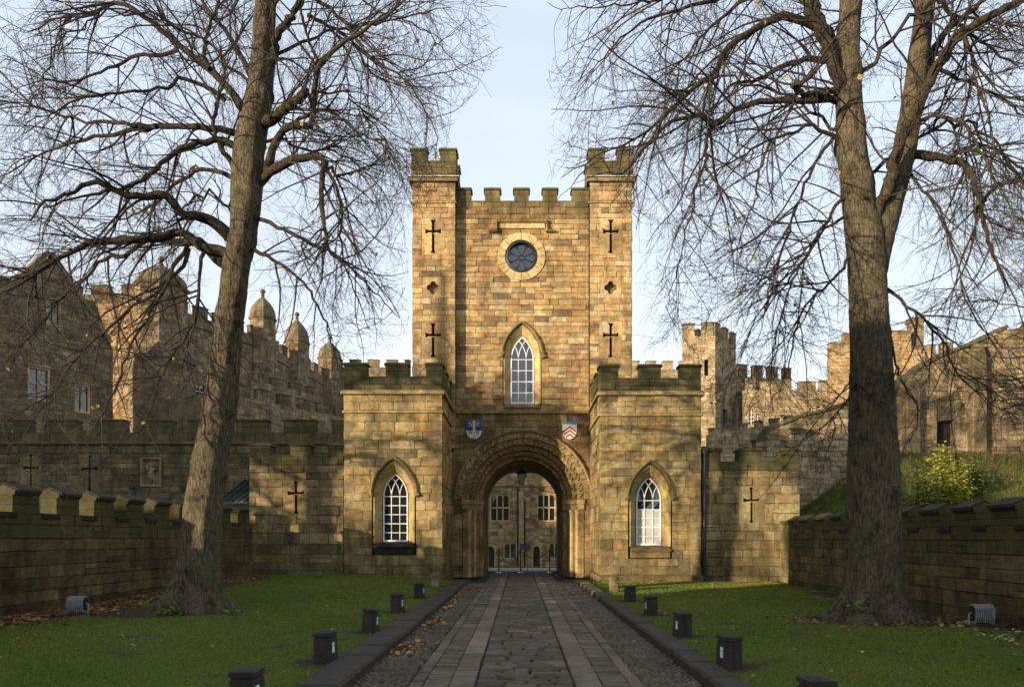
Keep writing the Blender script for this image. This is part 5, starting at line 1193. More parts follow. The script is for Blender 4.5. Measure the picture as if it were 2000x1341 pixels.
# battlement behind, its shade put into darker stone colours
f = frame((0, 66, 0), (.97, -.24, 0), (-.24, -.97, 0)); 
f = frame((PX(1440, 68), 68, 0), (.96, .28, 0), (.28, -.96, 0))
t = empty('shaded_battlement', (PX(1500, 68), 68, 0), 'shaded battlement coloured dark, rising behind the sunlit range, right of the tower', 'battlement')
joined_wall(t, f, 6.0, 8, PZ(735, 68), 'dark', .3, (.35, .8), ()); battlement(t, f, .1, 6.0, PZ(735, 68), PZ(710, 68), 1.0, .7, .5, 'dark', .1, .9)
# small parapet in front
f = frame((0, 47, 0), (1, 0, 0), (0, -1, 0)); z4 = lambda y: PZ(y, 47); a, b = PX(1383, 47), PX(1560, 47)
t = empty('garden_parapet', (PX(1450, 47), 47, 0), 'low pale crenellated parapet stepping up below the sunlit castle range', 'wall')
topg = lambda u: z4(848) + max(0, (u - a)) * .16
joined_wall(t, f, b, 3, z4(820), 'keep', .28, (.35, .8), (), u0=a, topf=topg, lim=80)
u = a + .1
while u < b - .5: merlon(t, f, u, u + .5, topg(u) - .04, topg(u) + .42, .35, 'keep', .1, 1.05); u += 1.0
# orange tower with chimney behind the right tree
t = empty('orange_tower', (PX(1700, 56), 56, 0), 'orange sunlit castle tower with chimney behind the right tree trunk', 'tower')
f = frame((0, 56, 0), (1, 0, 0), (0, -1, 0)); z5 = lambda y: PZ(y, 56); x5 = lambda x: PX(x, 56)
for p, q, y0_, y1_ in ((1621, 1648, 680, 668), (1648, 1662, 672, 650), (1662, 1742, 690, 668), (1742, 1780, 660, 645), (1780, 1800, 682, 676), (1812, 1828, 684, 672), (1840, 1862, 686, 668)):
    S = Stones(t, 60); c_ = MB(); masonry(S, c_, f, x5(p), x5(q), 7, z5(y0_), .28, (.3, .8), (), 'orange', .5); S.flush(); c_.build('wall_core', M_MORTAR, t)
    merlon(t, f, x5(p) + .02, x5(q) - .02, z5(y0_), z5(y1_), .5, 'orange', .2, .8)
S = Stones(t, 30); c_ = MB(); masonry(S, c_, f, x5(1800), x5(1862), 7, z5(690), .28, (.3, .8), (), 'orange', .5); S.flush(); c_.build('wall_core', M_MORTAR, t)
ch = empty('chimney', (0, 0, 0)); ch.parent = t; ch.location = Vector((x5(1798), 56.6, z5(700))) - wloc(t)
zq = z5(700)
while zq < z5(626): m = MB(); m.box(x5(1788), x5(1810), 56.4, 57.3, zq + .004, zq + .27, pal('college', .1, .95), .015); m.build('stone', M_STONE, ch); zq += .2745
m = MB(); m.box(x5(1785), x5(1813), 56.3, 57.4, zq + .002, zq + .14, tone('college', .8)); m.box(x5(1787), x5(1811), 56.4, 57.3, zq + .142, zq + .25, tone('college', .6)); m.box(x5(1785.5), x5(1812.5), 56.35, 57.35, zq + .252, zq + .34, tone('college', .7)); m.build('chimney_cap', M_TRIM, ch)
# long mound wall whose top climbs to the right, with a dark doorway
Dw = 34.0; f = frame((0, Dw, 0), (1, 0, 0), (0, -1, 0)); zw = lambda y: PZ(y, Dw); xw = lambda x: PX(x, Dw)
t = empty('mound_wall', (xw(1750), Dw, 0), 'old rubble wall climbing the mound at the right, with a dark doorway', 'wall')
prof = [(1476, 862), (1500, 838), (1560, 815), (1620, 800), (1665, 785), (1745, 765), (1765, 745), (1800, 715), (1850, 690), (1900, 672), (1940, 652), (1966, 640), (1967, 650), (1985, 655), (1986, 622), (2080, 612), (2300, 600)]
PR = [(xw(a), zw(b)) for a, b in prof]
def topW(u):
    if u <= PR[0][0]: return PR[0][1]
    for (a, b), (c, d) in zip(PR, PR[1:]):
        if u <= c: return b + (d - b) * (u - a) / (c - a + 1e-9)
    return PR[-1][1]
dw = op_rect(xw(1847), xw(1866) - xw(1828), zw(872), zw(775))
joined_wall(t, f, xw(2250), 0, zw(600), 'keep', .25, (.25, .8), [dw], T=.6, topf=topW, u0=xw(1476), lim=300, moss=lambda u, v: .5 if v > topW(u) - .7 else .15, shade=lambda u, v: 1.0, proud=.05)
m = MB(); 
for (a, b), (c, d) in zip(PR[:11], PR[1:12]): sweep(m, f, [(a, b + .0), (c, d + .0)], [(-.02, -.6), (-.02, .12), (.12, .14), (.16, -.6)], tone('keep', .55, .6))
m.build('coping_ramp', M_TRIM, t)
m = MB(); m.prism(f, [(dw['c'] - .55, zw(874)), (dw['c'] + .55, zw(874)), (dw['c'] + .55, zw(772)), (dw['c'] - .55, zw(772))], -.5, -.40); m.build('door', M_WOOD, t)
m = MB(); sweep(m, f, [(dw['c'] - .46, zw(872)), (dw['c'] - .46, zw(779)), (dw['c'] - .15, zw(775)), (dw['c'] + .15, zw(775)), (dw['c'] + .46, zw(779)), (dw['c'] + .46, zw(872))], [(-.02, -.38), (-.02, .04), (.2, .04), (.2, -.38)], tone('keep', .7)); m.build('door_surround', M_TRIM, t)
for x_ in (1775, 1903): m = MB(); m.prism(f, [(xw(x_ - 14), 0), (xw(x_ + 14), 0), (xw(x_ + 14), topW(xw(x_)) - .7), (xw(x_ + 6), topW(xw(x_)) - .1), (xw(x_ - 6), topW(xw(x_)) - .1), (xw(x_ - 14), topW(xw(x_)) - .7)], -.1, .45, tone('keep', .6, .3), .05); m.build('buttress', M_STONE, t)

# grassy bank in front of the mound wall
def bank_z(x, y):
    s = smooth((y - 20) / 13.5); r = smooth((x - 11.0) / 7.0); return -.1 + 5.6 * (s ** 1.1) * (.42 + .58 * r) + .12 * math.sin(x * 1.9) * math.sin(y * 1.4)
V = []; nx_, ny_ = 40, 30
for j in range(ny_ + 1):
    for i in range(nx_ + 1): x = 10.4 + i * .75; y = 16 + j * .6; V.append((x, y, bank_z(x, y) + NR.uniform(-.06, .08)))
F = [(j * (nx_ + 1) + i, j * (nx_ + 1) + i + 1, (j + 1) * (nx_ + 1) + i + 1, (j + 1) * (nx_ + 1) + i) for j in range(ny_) for i in range(nx_)]
o = link('grass_bank', np_mesh('grass_bank', V, F, [(.1, .1, .1, .25)] * len(V), M_LAWN, True)); o['kind'] = 'structure'
def leaf_cloud(name, pts, size, cols, mat, elong=1.6, kind='stuff', droop=.5, parent=None):
    pts = np.asarray(pts); n = len(pts); a = NR.uniform(0, 2 * np.pi, n); el = NR.uniform(-1.2, .9, n) * droop; s = size * NR.uniform(.6, 1.3, n)
    d = np.stack([np.cos(a) * np.cos(el), np.sin(a) * np.cos(el), np.sin(el)], 1); up = np.tile([0, 0, 1.0], (n, 1)) + NR.normal(0, .6, (n, 3)); w = np.cross(d, up); w /= np.linalg.norm(w, axis=1, keepdims=True) + 1e-9
    s = s[:, None]; V = np.stack([pts - d * s * elong / 2, pts + w * s * .42, pts + d * s * elong / 2, pts - w * s * .42], 1).reshape(-1, 3)
    c = np.asarray(cols)[NR.integers(0, len(cols), n)] * NR.uniform(.7, 1.25, (n, 1)); c = np.concatenate([c, np.zeros((n, 1))], 1)
    o = link(name, np_mesh(name, V, np.arange(4 * n).reshape(-1, 4), np.repeat(c, 4, 0), mat), parent)
    if parent is not None: o.location = -wloc(parent)
    if kind: o['kind'] = kind
    return o
def weeds(n, x0, x1, y0, y1, h0, h1, cols, name, label, zf, w=.012, lean=.4):
    x = NR.uniform(x0, x1, n); y = NR.uniform(y0, y1, n); z = np.array([zf(a, b) for a, b in zip(x, y)]); p = .5 + .5 * np.sin(x * 1.7) * np.cos(y * 1.3)
    h = NR.uniform(h0, h1, n) * (.5 + p); a = NR.uniform(0, 6.28, n); dx, dy = np.cos(a) * w, np.sin(a) * w; lx, ly = NR.normal(0, lean, n) * h, NR.normal(0, lean, n) * h
    V = np.stack([np.stack([x - dx, y - dy, z], 1), np.stack([x + dx, y + dy, z], 1), np.stack([x + lx, y + ly, z + h], 1)], 1).reshape(-1, 3)
    c = np.asarray(cols)[NR.integers(0, len(cols), n)] * NR.uniform(.7, 1.3, (n, 1)); c = np.concatenate([c, np.zeros((n, 1))], 1)
    o = link(name, np_mesh(name, V, np.arange(3 * n).reshape(-1, 3), np.repeat(c, 3, 0), M_GRASS)); tag(o, label, 'grass', kind='stuff')
weeds(70000, 11, 30, 19, 33.8, .04, .24, [(.085, .10, .025), (.13, .115, .035), (.18, .14, .06), (.055, .065, .02), (.09, .06, .03)], 'rough_grass', 'rough grass and weeds on the sloping bank behind the right low wall', bank_z, .016)
def shrub(x, y, z, rx, ry, h, n, cols, label, size=.09, name='shrub'):
    t = empty(name, (x, y, z), label, 'shrub'); m = MB(); pts = []
    for k in range(26):
        a = R.uniform(0, 6.28); q = R.random() ** .6; tx, ty = x + rx * q * math.cos(a), y + ry * q * math.sin(a); hh = h * R.uniform(.5, 1.05) * (1 - .35 * q)
        P_ = [(x + R.uniform(-.15, .15), y + R.uniform(-.15, .15), z - .1), ((x + tx) / 2 + R.uniform(-.1, .1), (y + ty) / 2, z + hh * .55), (tx, ty, z + hh)]
        m.tube(P_, [.022, .014, .005], 4, cap=False)
        for i in range(n // 26):
            s = R.random() ** .5; b = Vector(P_[1]).lerp(Vector(P_[2]), s) if R.random() < .65 else Vector(P_[0]).lerp(Vector(P_[1]), .4 + .6 * s)
            pts.append((b.x + R.gauss(0, .14), b.y + R.gauss(0, .14), b.z + R.gauss(0, .13)))
    m.build('stem', M_TWIG, t, kind='stuff'); leaf_cloud('foliage', pts, size, cols, M_LEAF, parent=t)
YEL = [(.45, .42, .04), (.38, .36, .04), (.55, .50, .07), (.25, .28, .04)]; GRN = [(.07, .10, .02), (.10, .13, .03), (.05, .07, .015), (.16, .17, .04)]
def on_bank(px, D): x = PX(px, D); return x, D, bank_z(x, D)
x, y, z = on_bank(1853, 27); shrub(x, y, z - .1, 1.0, .7, PZ(846, 27) - z, 3000, YEL + YEL + [(.30, .33, .05), (.12, .15, .03)], 'bright yellow-leaved shrub below the dark doorway on the bank', .085)
x, y, z = on_bank(1797, 26); shrub(x, y, z - .1, .85, .7, PZ(885, 26) - z, 2200, YEL[:1] + GRN, 'green and yellow shrub close to the right tree trunk', .085)
x, y, z = on_bank(1905, 28); shrub(x, y, z, .9, .7, 1.3, 1600, GRN, 'low dark green shrub right of the yellow one', .08)
x, y, z = on_bank(1790, 23); shrub(x, y, z, .9, .6, 1.3, 1800, GRN + [(.2, .2, .05)], 'green brambles just over the low wall beside the right trunk', .08)
x, y, z = on_bank(1870, 23); shrub(x, y, z, 1.2, .6, 1.0, 1600, GRN, 'green undergrowth over the low wall below the yellow shrub', .08)
x = PX(1518, 40); shrub(x, 40, PZ(880, 40), .55, .4, PZ(848, 40) - PZ(880, 40) + .2, 700, [(.04, .06, .015), (.06, .08, .02)], 'small dark bush above the right wing wall battlements', .08)

# ================================================================== TREES
def resample(pts, K):
    pts = np.asarray(pts, float); n = len(pts)
    ext = np.vstack([2 * pts[0] - pts[1], pts, 2 * pts[-1] - pts[-2]]); seg = np.linalg.norm(np.diff(pts, axis=0), axis=1); cum = np.concatenate([[0], np.cumsum(seg)])
    out = []
    for s in np.linspace(0, cum[-1], K):
        i = min(max(np.searchsorted(cum, s) - 1, 0), n - 2); t = (s - cum[i]) / (seg[i] + 1e-9); p0, p1, p2, p3 = ext[i], ext[i + 1], ext[i + 2], ext[i + 3]
        out.append(.5 * ((2 * p1) + (-p0 + p2) * t + (2 * p0 - 5 * p1 + 4 * p2 - p3) * t * t + (-p0 + 3 * p1 - 3 * p2 + p3) * t ** 3))
    return np.array(out)
def tubes(P_, Rr, S):
    """P_ (N,K,3), Rr (N,K) -> vertices, quads"""
    Nn, K, _ = P_.shape; d = np.gradient(P_, axis=1); d /= np.linalg.norm(d, axis=2, keepdims=True) + 1e-9
    mean = (P_[:, -1] - P_[:, 0]); mean /= np.linalg.norm(mean, axis=1, keepdims=True) + 1e-9
    ref = np.where(np.abs(mean[:, 2:3]) < .8, np.array([[0, 0, 1.0]]), np.array([[1.0, 0, 0]]))[:, None, :]
    e1 = np.cross(d, ref); e1 /= np.linalg.norm(e1, axis=2, keepdims=True) + 1e-9; e2 = np.cross(d, e1)
    a = np.arange(S) * 2 * np.pi / S
    V = P_[:, :, None, :] + (e1[:, :, None, :] * np.cos(a)[None, None, :, None] + e2[:, :, None, :] * np.sin(a)[None, None, :, None]) * Rr[:, :, None, None]
    idx = (np.arange(Nn)[:, None, None] * K + np.arange(K - 1)[None, :, None]) * S; j = np.arange(S)[None, None, :]; j2 = (j + 1) % S
    F = np.stack([idx + j, idx + j2, idx + S + j2, idx + S + j], -1).reshape(-1, 4); return V.reshape(-1, 3), F
def grow(P_, Rr, M, t0, t1, len_r, ang, rr, K, grav, wob, upturn=0.0, weight=None, rmin=.003, bias=None):
    Nn, Kp, _ = P_.shape; L = np.linalg.norm(np.diff(P_, axis=1), axis=2).sum(1); w = L if weight is None else weight; w = w / w.sum()
    i = NR.choice(Nn, M, p=w); t = NR.uniform(t0, t1, M); s = t * (Kp - 1); k = np.minimum(s.astype(int), Kp - 2); fr = (s - k)[:, None]
    b = P_[i, k] * (1 - fr) + P_[i, k + 1] * fr; tan = P_[i, k + 1] - P_[i, k]; tan /= np.linalg.norm(tan, axis=1, keepdims=True) + 1e-9
    r0 = (Rr[i, k] * (1 - fr[:, 0]) + Rr[i, k + 1] * fr[:, 0])
    rnd = NR.normal(0, 1, (M, 3));
    if bias is not None: rnd += np.array(bias)
    perp = rnd - (rnd * tan).sum(1, keepdims=True) * tan; perp /= np.linalg.norm(perp, axis=1, keepdims=True) + 1e-9
    A = NR.uniform(*ang, M)[:, None]; d = tan * np.cos(A) + perp * np.sin(A)
    ln = NR.uniform(*len_r, M) * (1.15 - .55 * t); st = ln[:, None] / (K - 1); out = np.empty((M, K, 3)); out[:, 0] = b
    g = NR.uniform(*grav, M)[:, None]; curve = NR.normal(0, wob * .6, (M, 3))
    for q in range(1, K):
        d = d + curve / K * 3 + NR.normal(0, wob, (M, 3)) / math.sqrt(K) * 1.4; d[:, 2:] += (g + upturn * (q / K) ** 2) / K; d /= np.linalg.norm(d, axis=1, keepdims=True) + 1e-9
        out[:, q] = out[:, q - 1] + d * st
    ra = np.maximum(np.minimum(r0 * .75, NR.uniform(*rr, M)), rmin); R_ = ra[:, None] * (1 - np.linspace(0, .72, K)[None, :]); R_ = np.maximum(R_, rmin * .55); return out, R_
def trunk_mesh(name, pts, rad, parent, sides=36, K=110, flare=0.0, burls=0, seed=1, label=None, z0=0.0):
    P_ = resample(pts, K); rr = np.interp(np.linspace(0, 1, K), np.linspace(0, 1, len(rad)), rad); rs = np.random.default_rng(seed)
    a = np.arange(sides) * 2 * np.pi / sides; H = P_[:, 2] - z0; Aa, Hh = np.meshgrid(a, H); base = np.repeat(rr[:, None], sides, 1)
    if flare:
        lobes = .10 + 1.15 * np.abs(np.sin(Aa * 2.5 + 1.1 + .2 * np.sin(Hh * 2))) ** 2.2 + .25 * np.abs(np.sin(Aa * 5.5 + .4)) ** 2 + .2 * np.sin(Aa * 3 + 2); base = base * (1 + flare * np.exp(-np.maximum(Hh, 0) / .33) * lobes * 1.25 + .04 * np.exp(-Hh / 1.2))
        base *= 1 + .05 * np.sin(Aa * 5 + .6 * np.sin(Hh)) * np.exp(-Hh / 4)
    base *= 1 + .03 * np.sin(Aa * 3 + Hh * .8 + seed) + .022 * np.sin(Aa * 7 - Hh * 1.7) + .012 * np.sin(Aa * 13 + Hh * 5)
    for _ in range(burls):
        ba, bh, bs, bd = rs.uniform(0, 6.28), rs.uniform(.3, H.max()), rs.uniform(.07, .22), rs.uniform(-.02, .065)
        da = (Aa - ba + np.pi) % (2 * np.pi) - np.pi; dd = (da * base / bs) ** 2 + ((Hh - bh) / bs) ** 2; base += bd * np.exp(-dd)
    base += rs.normal(0, .004, base.shape)
    V = np.stack([P_[:, None, 0] + base * np.cos(Aa), P_[:, None, 1] + base * np.sin(Aa), P_[:, None, 2] + 0 * base], -1).reshape(-1, 3)
    i = np.arange(K - 1)[:, None] * sides; j = np.arange(sides)[None, :]; j2 = (j + 1) % sides; F = np.stack([i + j, i + j2, i + sides + j2, i + sides + j], -1).reshape(-1, 4)
    o = link(name, np_mesh(name, V, F, None, M_BARK, True), parent); o.location = -wloc(parent)
    if label: o['label'] = label
    return o
LEAFV = [(-.5, 0, 0), (-.2, .38, .06), (.2, .3, .0), (.5, 0, -.08), (.15, -.34, .05), (-.25, -.36, .02)]
def leaf_mesh(col):
    m = MB(); m.add([tuple(c * .085 for c in v) for v in LEAFV], [(0, 1, 2, 3), (0, 3, 4, 5)], (*col, 0)); return m.mesh('leaf', M_LEAF)
leaf_meshes = [leaf_mesh(c) for c in ((.45, .36, .08), (.35, .24, .07), (.28, .27, .07))]
def open_air(Pts):
    """fraction test: True where a branch strays into the gap between the crowns or hangs in front of the gatehouse"""
    x = CX + Pts[..., 0] / Pts[..., 1] * FP; y = CY - (Pts[..., 2] - CH) / Pts[..., 1] * FP
    near = Pts[..., 1] < 8.5
    gap = (x > 880 + np.clip(250 - y, 0, 150) * .75) & (x < 1065 + np.clip(y - 350, 0, 500) * .45)
    low = ((x > 800) & (x < 1240) & (y > 420)) | ((x > 755) & (x < 1330) & (y > 700)) | ((x > 690) & (x < 800) & (y > 860)) | ((x > 470) & (x < 1360) & (y > 830)) | (y > 985)
    rt = (x > 1060) & (x < 1180) & (y > 360)
    return (gap | low | rt | near).any(-1)
def crown(t, limbs_px, D0, extra, counts, seedshift, leaves, fine=1.0, wild=False):
    """limbs_px: (points, r0, r1, depth drift). Each becomes a limb part; smaller wood is grown from them."""
    K = 26; P_ = []; R_ = []
    for pts, r0, r1, dr in limbs_px:
        r0 *= .88; r1 *= .75
        n = len(pts); L = [0]
        for a, b in zip(pts, pts[1:]): L.append(L[-1] + math.hypot(a[0] - b[0], a[1] - b[1]))
        w = [P(x, y, D0 + dr * (l / L[-1]) ** 1.1) for (x, y), l in zip(pts, L)]
        q = resample(w, K); q[1:-1] += NR.normal(0, .018, (K - 2, 3)); P_.append(q); R_.append(r0 + (r1 - r0) * np.linspace(0, 1, K) ** .8)
    for pts, r0, r1 in extra:
        q = resample(pts, K); q[1:-1] += NR.normal(0, .05, (K - 2, 3)); P_.append(q); R_.append(r0 + (r1 - r0) * np.linspace(0, 1, K) ** .8)
    P_ = np.array(P_); R_ = np.array(R_)
    if not wild:
        ok = ~open_air(P_[:, 3:]); ok[:len(limbs_px)] = True; P_ = P_[ok]; R_ = R_[ok]
    for p, r in zip(P_, R_):
        p = np.concatenate([p, p[-1:] + (p[-1:] - p[-2:-1]) * .08, p[-1:] + (p[-1:] - p[-2:-1]) * .10]); r = np.concatenate([r, r[-1:] * .8, [0.0005]])
        V, F = tubes(p[None], r[None] * (1 + NR.normal(0, .05, (1, K + 2))), 9); o = link('limb', np_mesh('limb', V, F, None, M_LIMB, True), t); o.location = -wloc(t)
    a2, a3, a4 = counts
    B2, S2 = grow(P_, R_, a2, .12, 1.0, (.9, 3.2), (.45, 1.05), (.012, .030), 10, (-1.3, .35), .20, upturn=.6, rmin=.006)
    B25, S25 = grow(B2, S2, int(a2 * 1.6), .15, .95, (.5, 1.7), (.4, 1.0), (.007, .013), 8, (-1.0, .3), .22, upturn=.5, rmin=.005)
    if not wild:
        k2 = ~open_air(B2) | (NR.random(len(B2)) < .0); B2, S2 = B2[k2], S2[k2]; k2 = ~open_air(B25) | (NR.random(len(B25)) < .0); B25, S25 = B25[k2], S25[k2]
    PA = np.concatenate([B2[:, :8], B25]); SA = np.concatenate([S2[:, :8], S25])
    B3, S3 = grow(PA, SA, a3, .1, 1.0, (.35, 1.25), (.4, 1.05), (.0048, .0075), 6, (-.9, .2), .24, upturn=.4, rmin=.004)
    B4, S4 = grow(B3, S3, a4, .1, 1.0, (.16, .6), (.35, 1.0), (.0032, .0045), 4, (-.5, .3), .22, rmin=.0032)
    if not wild:
        k2 = ~open_air(B3) | (NR.random(len(B3)) < .02); B3, S3 = B3[k2], S3[k2]; k2 = ~open_air(B4) | (NR.random(len(B4)) < .02); B4, S4 = B4[k2], S4[k2]
    VV = []; FF = []; off = 0
    for (b, s, sd) in ((B2, S2, 5), (B25, S25, 4), (B3, S3, 3), (B4, S4, 3)):
        v, f = tubes(b, s * fine, sd); VV.append(v); FF.append(f + off); off += len(v)
    o = link('twigs', np_mesh('twigs', np.concatenate(VV), np.concatenate(FF), None, M_TWIG), t, kind='stuff'); o.location = -wloc(t)
    if leaves:
        pos = B3[NR.integers(0, len(B3), leaves), -1]
        for k, p in enumerate(pos):
            lo = link('leaf', leaf_meshes[k % 3], t); lo.location = Vector(tuple(p)) - wloc(t) - Vector((0, 0, .03)); lo.rotation_euler = (R.uniform(0, 6), R.uniform(.6, 2.2), R.uniform(0, 6)); lo.scale = (R.uniform(.8, 1.3),) * 3
# ---- left tree
DLt = 15.9
tl = empty('lime_tree', (PX(370, DLt), DLt, .1), 'big bare lime tree leaning slightly right on the left lawn, trunk partly sunlit', 'tree')
c = [P(x, y, DLt) for x, y in ((374, 1204), (380, 1150), (391, 1060), (401, 960), (414, 870), (429, 785), (445, 651), (455, 580), (462, 517), (476, 450), (482, 380), (486, 300), (495, 240), (504, 200), (513, 100), (518, 20), (524, -60), (532, -250), (538, -500))]
trunk_mesh('trunk', c, [.45, .43, .41, .37, .35, .33, .29, .28, .29, .34, .32, .27, .23, .21, .18, .165, .15, .12, .1], tl, flare=.62, burls=80, seed=3, sides=56, K=170, z0=.1)
ll = [
 ([(484, 300), (444, 278), (403, 276), (358, 291), (317, 321), (291, 343), (239, 367), (170, 382), (85, 405)], .10, .02, -1.5),
 ([(490, 270), (436, 254), (365, 248), (306, 248), (239, 261), (179, 268), (127, 285), (82, 302), (0, 345)], .10, .015, .8),
 ([(306, 248), (224, 240), (160, 235), (93, 216), (37, 203), (-40, 190)], .06, .012, 2.0),
 ([(455, 470), (425, 436), (388, 421), (354, 421), (336, 392), (310, 384), (268, 384), (239, 377), (209, 362), (179, 354), (142, 373), (90, 395), (60, 430)], .16, .02, -2.2),
 ([(465, 505), (430, 490), (395, 485), (358, 453), (306, 464), (239, 470), (186, 474), (123, 500), (60, 540), (-20, 585)], .15, .02, -1.0),
 ([(498, 245), (472, 210), (459, 188), (421, 149), (358, 93), (320, 63), (261, 19), (225, 5), (160, 34), (112, 37), (56, 62)], .13, .018, .5),
 ([(410, 135), (399, 112), (403, 71), (421, 22), (436, -30)], .06, .03, 1.0),
 ([(347, 97), (306, 108), (268, 106), (224, 129), (186, 144), (142, 157), (104, 158), (48, 130), (5, 108)], .055, .012, 1.4),
 ([(440, 196), (414, 175), (358, 155), (317, 173), (261, 179), (209, 183), (157, 190), (112, 214), (60, 235)], .06, .012, -1.6),
 ([(455, 530), (433, 514), (396, 477), (349, 473), (295, 467), (235, 467), (188, 475), (134, 494), (87, 520), (34, 541), (-30, 552)], .14, .022, 1.2),
 ([(285, 470), (255, 492), (231, 502), (208, 500), (174, 534), (134, 567), (97, 614), (50, 665), (0, 712)], .06, .012, .8),
 ([(369, 485), (349, 530), (302, 571), (242, 611), (191, 658), (144, 705), (111, 752), (67, 789), (0, 829)], .055, .012, -.9),
 ([(366, 480), (356, 500), (315, 574), (279, 634), (255, 671), (242, 712), (221, 772), (201, 802), (168, 853), (114, 900)], .055, .01, -2.2),
 ([(400, 490), (393, 504), (386, 601), (369, 645), (322, 718), (292, 802), (242, 900)], .05, .01, -1.6),
 ([(495, 150), (530, 123), (542, 75), (568, 34), (594, -10), (620, -60)], .13, .07, -.5),
 ([(505, 250), (527, 235), (564, 209), (597, 178)], .15, .10, -1.0),
 ([(500, 360), (523, 335), (531, 291), (557, 254), (583, 244), (609, 242), (613, 209), (614, 168), (624, 130), (661, 93), (717, 56), (754, 26), (800, -8)], .12, .025, -1.6),
 ([(612, 200), (614, 168), (616, 112), (598, 63), (590, 22), (594, -20)], .055, .03, -.8),
 ([(498, 365), (523, 343), (560, 317), (594, 306), (631, 309), (627, 373), (631, 429), (642, 485), (668, 510), (730, 560)], .13, .015, -1.3),
 ([(627, 320), (650, 333), (661, 343), (717, 328), (754, 302)], .045, .015, -.4),
 ([(634, 325), (650, 350), (668, 410), (668, 500), (690, 560), (720, 640)], .045, .01, -1.5),
 ([(490, 420), (520, 432), (549, 447), (605, 474), (661, 500), (720, 560), (780, 620)], .06, .01, -1.0),
 ([(490, 112), (530, 105), (594, 82), (661, 56), (735, 48), (800, 30), (880, 15)], .05, .012, 1.8),
 ([(575, 240), (600, 222), (642, 218), (700, 260), (760, 290), (800, 335)], .05, .01, -1.6),
 ([(600, 30), (640, 50), (690, 85), (724, 142), (758, 160), (803, 171)], .05, .01, 1.2),
 ([(560, -20), (620, 0), (661, 34), (698, 82), (735, 123), (791, 157), (829, 209), (851, 261), (850, 310)], .055, .01, -1.5),
 ([(680, -20), (740, 20), (810, 48), (847, 75), (900, 138), (935, 150), (960, 190)], .03, .004, -.6),
 ([(478, 480), (500, 490), (540, 510), (600, 560), (640, 640), (660, 720)], .06, .01, -1.2),
 ([(478, 352), (435, 340), (400, 330), (352, 350), (300, 400), (230, 430), (160, 450)], .07, .012, 2.4),
 ([(508, 170), (470, 110), (440, 60), (400, 10), (380, -40)], .09, .03, 1.4), ([(478, 350), (438, 300), (418, 250), (424, 200), (438, 150), (430, 90)], .09, .02, -.6),
 ([(485, 300), (540, 270), (590, 290), (660, 300), (730, 350), (770, 420)], .05, .01, 2.4)]
ex = []
def around(cx_, cy_, hs, n, out, r0, avoid=None):
    L = []
    for k in range(n):
        h = hs[0] + (hs[1] - hs[0]) * k / n; a = k * 2.4 + R.uniform(-.4, .4); ln = out * R.uniform(.7, 1.1) * (1.1 - .5 * (h - hs[0]) / (hs[1] - hs[0]))
        if math.sin(a) < -.75 and h < 12: a += 1.2
        ux, uy = math.cos(a), math.sin(a); x0, y0 = cx_(h), cy_
        L.append(([(x0, y0, h), (x0 + ux * ln * .25, y0 + uy * ln * .25, h + 1.2), (x0 + ux * ln * .6, y0 + uy * ln * .6, h + 1.9), (x0 + ux * ln * .85, y0 + uy * ln * .85, h + 1.2), (x0 + ux * ln, y0 + uy * ln, h + R.uniform(-.8, .6))], r0 * R.uniform(.7, 1.1), .012))
    return L
crown(tl, ll, DLt, around(lambda h: PX(470 + (h - 8) * 8, DLt), DLt, (7.5, 19), 11, 5.5, .05), (800, 6000, 15000), 1, 120)
# ---- right tree
DRt = 14.4
tr = empty('lime_tree', (PX(1707, DRt), DRt, .08), 'big bare lime tree on the right lawn, its trunk forked high up', 'tree')
c = [P(x, y, DRt) for x, y in ((1708, 1228), (1707, 1180), (1709, 1100), (1709, 1000), (1706, 900), (1704, 800), (1702, 700), (1698, 600), (1692, 500), (1684, 440), (1675, 380), (1664, 300), (1660, 240), (1657, 180), (1655, 100), (1662, 0), (1668, -150), (1672, -420))]
trunk_mesh('trunk', c, [.49, .48, .47, .48, .43, .40, .365, .35, .35, .29, .27, .23, .22, .20, .18, .17, .15, .1], tr, flare=.72, burls=70, seed=8, sides=56, K=170, z0=.08)
c = [P(x, y, DRt + .05) for x, y in ((1700, 540), (1712, 485), (1728, 430), (1748, 360), (1765, 300), (1775, 240), (1785, 180), (1795, 100), (1806, 0), (1815, -150), (1820, -350))]
trunk_mesh('trunk', c, [.30, .27, .24, .22, .20, .18, .16, .14, .13, .11, .08], tr, burls=12, seed=9, sides=30, K=80, label='right-hand leader of the forked trunk')
